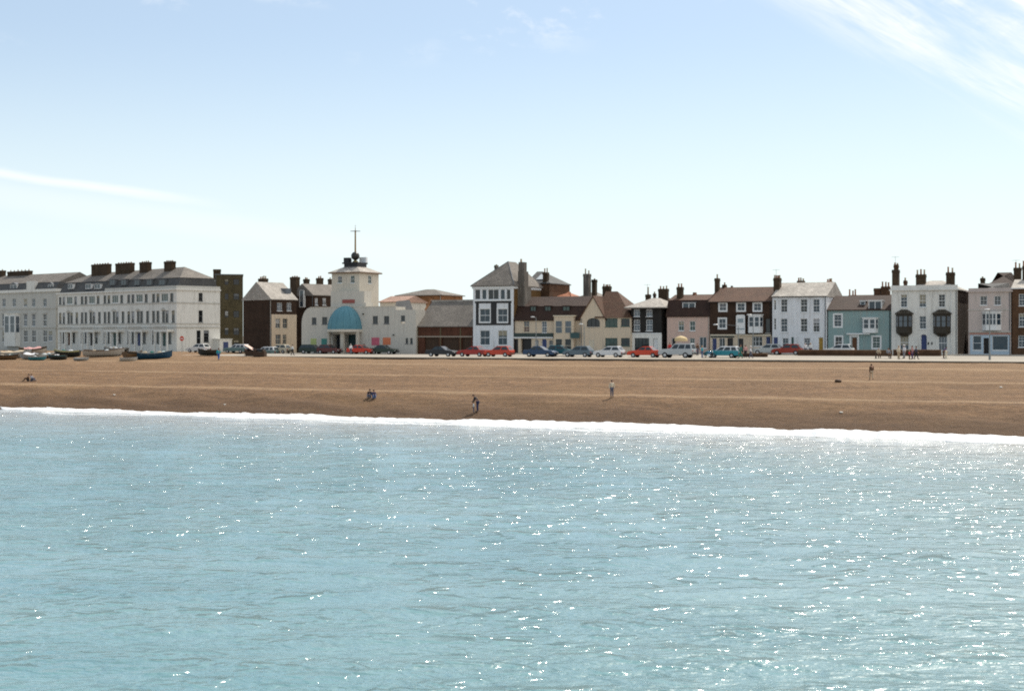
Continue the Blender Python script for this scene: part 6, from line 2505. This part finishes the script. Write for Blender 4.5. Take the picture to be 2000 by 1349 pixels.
boat(26, 51, 6.2, 2.0, 1.2, 5, V_WHITE, V_GREY, V_GREY, 'white boat with grey top strake at the left edge', 4, CL['beige'], 0)
boat(62, 49.5, 4.4, 1.7, 1.0, 168, V_GREY, V_WHITE, V_BROWN, 'small grey boat under a white canvas cover', -5, CL['white'], 0)
boat(64, 57.5, 4.8, 1.8, 1.2, 20, V_WHITE, V_TAR, V_BROWN, 'white boat with black top strake under brown canvas', 6, CL['pink'], 0)
boat(88, 50.5, 3.4, 1.5, .9, 40, V_BROWN, V_WHITE, V_GREY, 'small varnished dinghy between the grey boat and the black one', 8, None, 2)
boat(73, 47.5, 2.9, 1.3, .75, 8, V_TEAL, V_GREY, V_GREY, 'little teal dinghy nearest the sea at the left', -6, None, 1)
boat(408, 57, 3.6, 1.6, 1.0, 185, V_TAR, V_TAR, V_BROWN, 'small black boat left of the person in turquoise and blue', 4, None, 1)
boat(251, 47.5, 2.8, 1.2, .55, 10, V_WHITE, V_GREY, V_GREY, 'little white dinghy at the foot of the varnished boat', -5)
boat(159, 47.5, 2.6, 1.2, .45, -8, V_GREY, V_WHITE, V_GREY, 'little pale dinghy in front of the long off-white boat', 5)


boat(112, 49.5, 3.2, 1.4, .8, 172, V_TAR, V_TEAL, V_BROWN, 'small black dinghy with teal top strake before the yellow-straked boat', 5, None, 2)
boat(14, 48, 3.6, 1.5, .9, 12, V_BROWN, V_TAR, V_GREY, 'small brown boat with nets before the leftmost white boat', -5, None, 4)
boat(226, 57.5, 4.4, 1.7, 1.15, 170, V_TAR, V_GREY, V_BROWN, 'dark boat half hidden behind the long off-white boat', 5, None, 4)
boat(44, 54, 4.0, 1.6, 1.05, -20, V_TAR, V_BROWN, V_GREY, 'black boat with brown top strake lying among the white boats', -4, None, 3)


def winch(px, t, label, awn):
    X, Y, z = at_t(px, t)
    z = ground_z(X, Y)
    r = empty('boat_winch', (X, Y, z), R(-15), label, 'winch')
    mb = MB()
    mb.box(-.9, .9, -.5, .5, 0, .75)
    mb.box(-.7, -.55, -.45, .45, .75, 1.05)
    mb.box(.55, .7, -.45, .45, .75, 1.05)
    mb.build('housing', TIMB, r)
    mb = MB()
    mb.tube((-.54, 0, .98), (.54, 0, .98), .2, .2, 10)
    mb.build('drum', IRON, r)
    if awn:
        mb = MB()
        mb.poly([(-1.0, -.65, 1.7), (.35, -.65, .95), (.35, .65, .95), (-1.0, .65, 1.7), (-1.0, -.65, 1.66), (.35, -.65, .91), (.35, .65, .91), (-1.0, .65, 1.66)],
                [(0, 1, 2, 3), (7, 6, 5, 4), (0, 4, 5, 1), (1, 5, 6, 2), (2, 6, 7, 3), (3, 7, 4, 0)])
        mb.build('canvas_awning', plain('awning_pale', (.72, .5, .42), .8), r)
        for x, h in ((-.95, 1.66), (.3, .93)):
            mb = MB()
            mb.tube((x, -.6, .0), (x, -.6, h), .03, .03, 5)
            mb.tube((x, .6, .0), (x, .6, h), .03, .03, 5)
            mb.build('awning_pole', TIMB, r)


winch(492, 58.5, 'brown timber winch under a slanting pale canvas awning', True)
winch(508, 57.0, 'brown timber winch box right of the canvas awning', False)

# ------------------------------------------------------------------ small things on the beach
def stone(px, py, size, c, name, label, cat):
    X, Y, z = hit(px, py)
    mb = MB()
    mb.ball((0, 0, size * .35), size, size * .7, size * .45, 8)
    for i, p in enumerate(mb.v):
        k = 1 + .25 * noise.noise((p[0] * 3 / size, p[1] * 3 / size, p[2] * 3 / size + px))
        mb.v[i] = (p[0] * k, p[1] * k, p[2] * k)
    o = mb.build(name, c, None, True)
    o.location = (X, Y, z)
    tag(o, label, cat)


P_STONE = plain('chalk_white', (.75, .7, .62), .9)
stone(223, 772.5, .16, P_STONE, 'chalk_lump', 'white chalk lump low on the left of the beach', 'stone')
stone(439, 791.5, .15, P_STONE, 'chalk_lump', 'white chalk lump near the surf left of centre', 'stone')
stone(1643, 807.5, .18, P_STONE, 'chalk_lump', 'white chalk lump low on the right of the beach', 'stone')
stone(1955, 757.5, .17, P_STONE, 'chalk_lump', 'white chalk lump high at the far right of the beach', 'stone')
stone(1637, 746.5, .38, TIMB, 'driftwood', 'dark driftwood lump left of the person in dark brown jacket', 'driftwood')
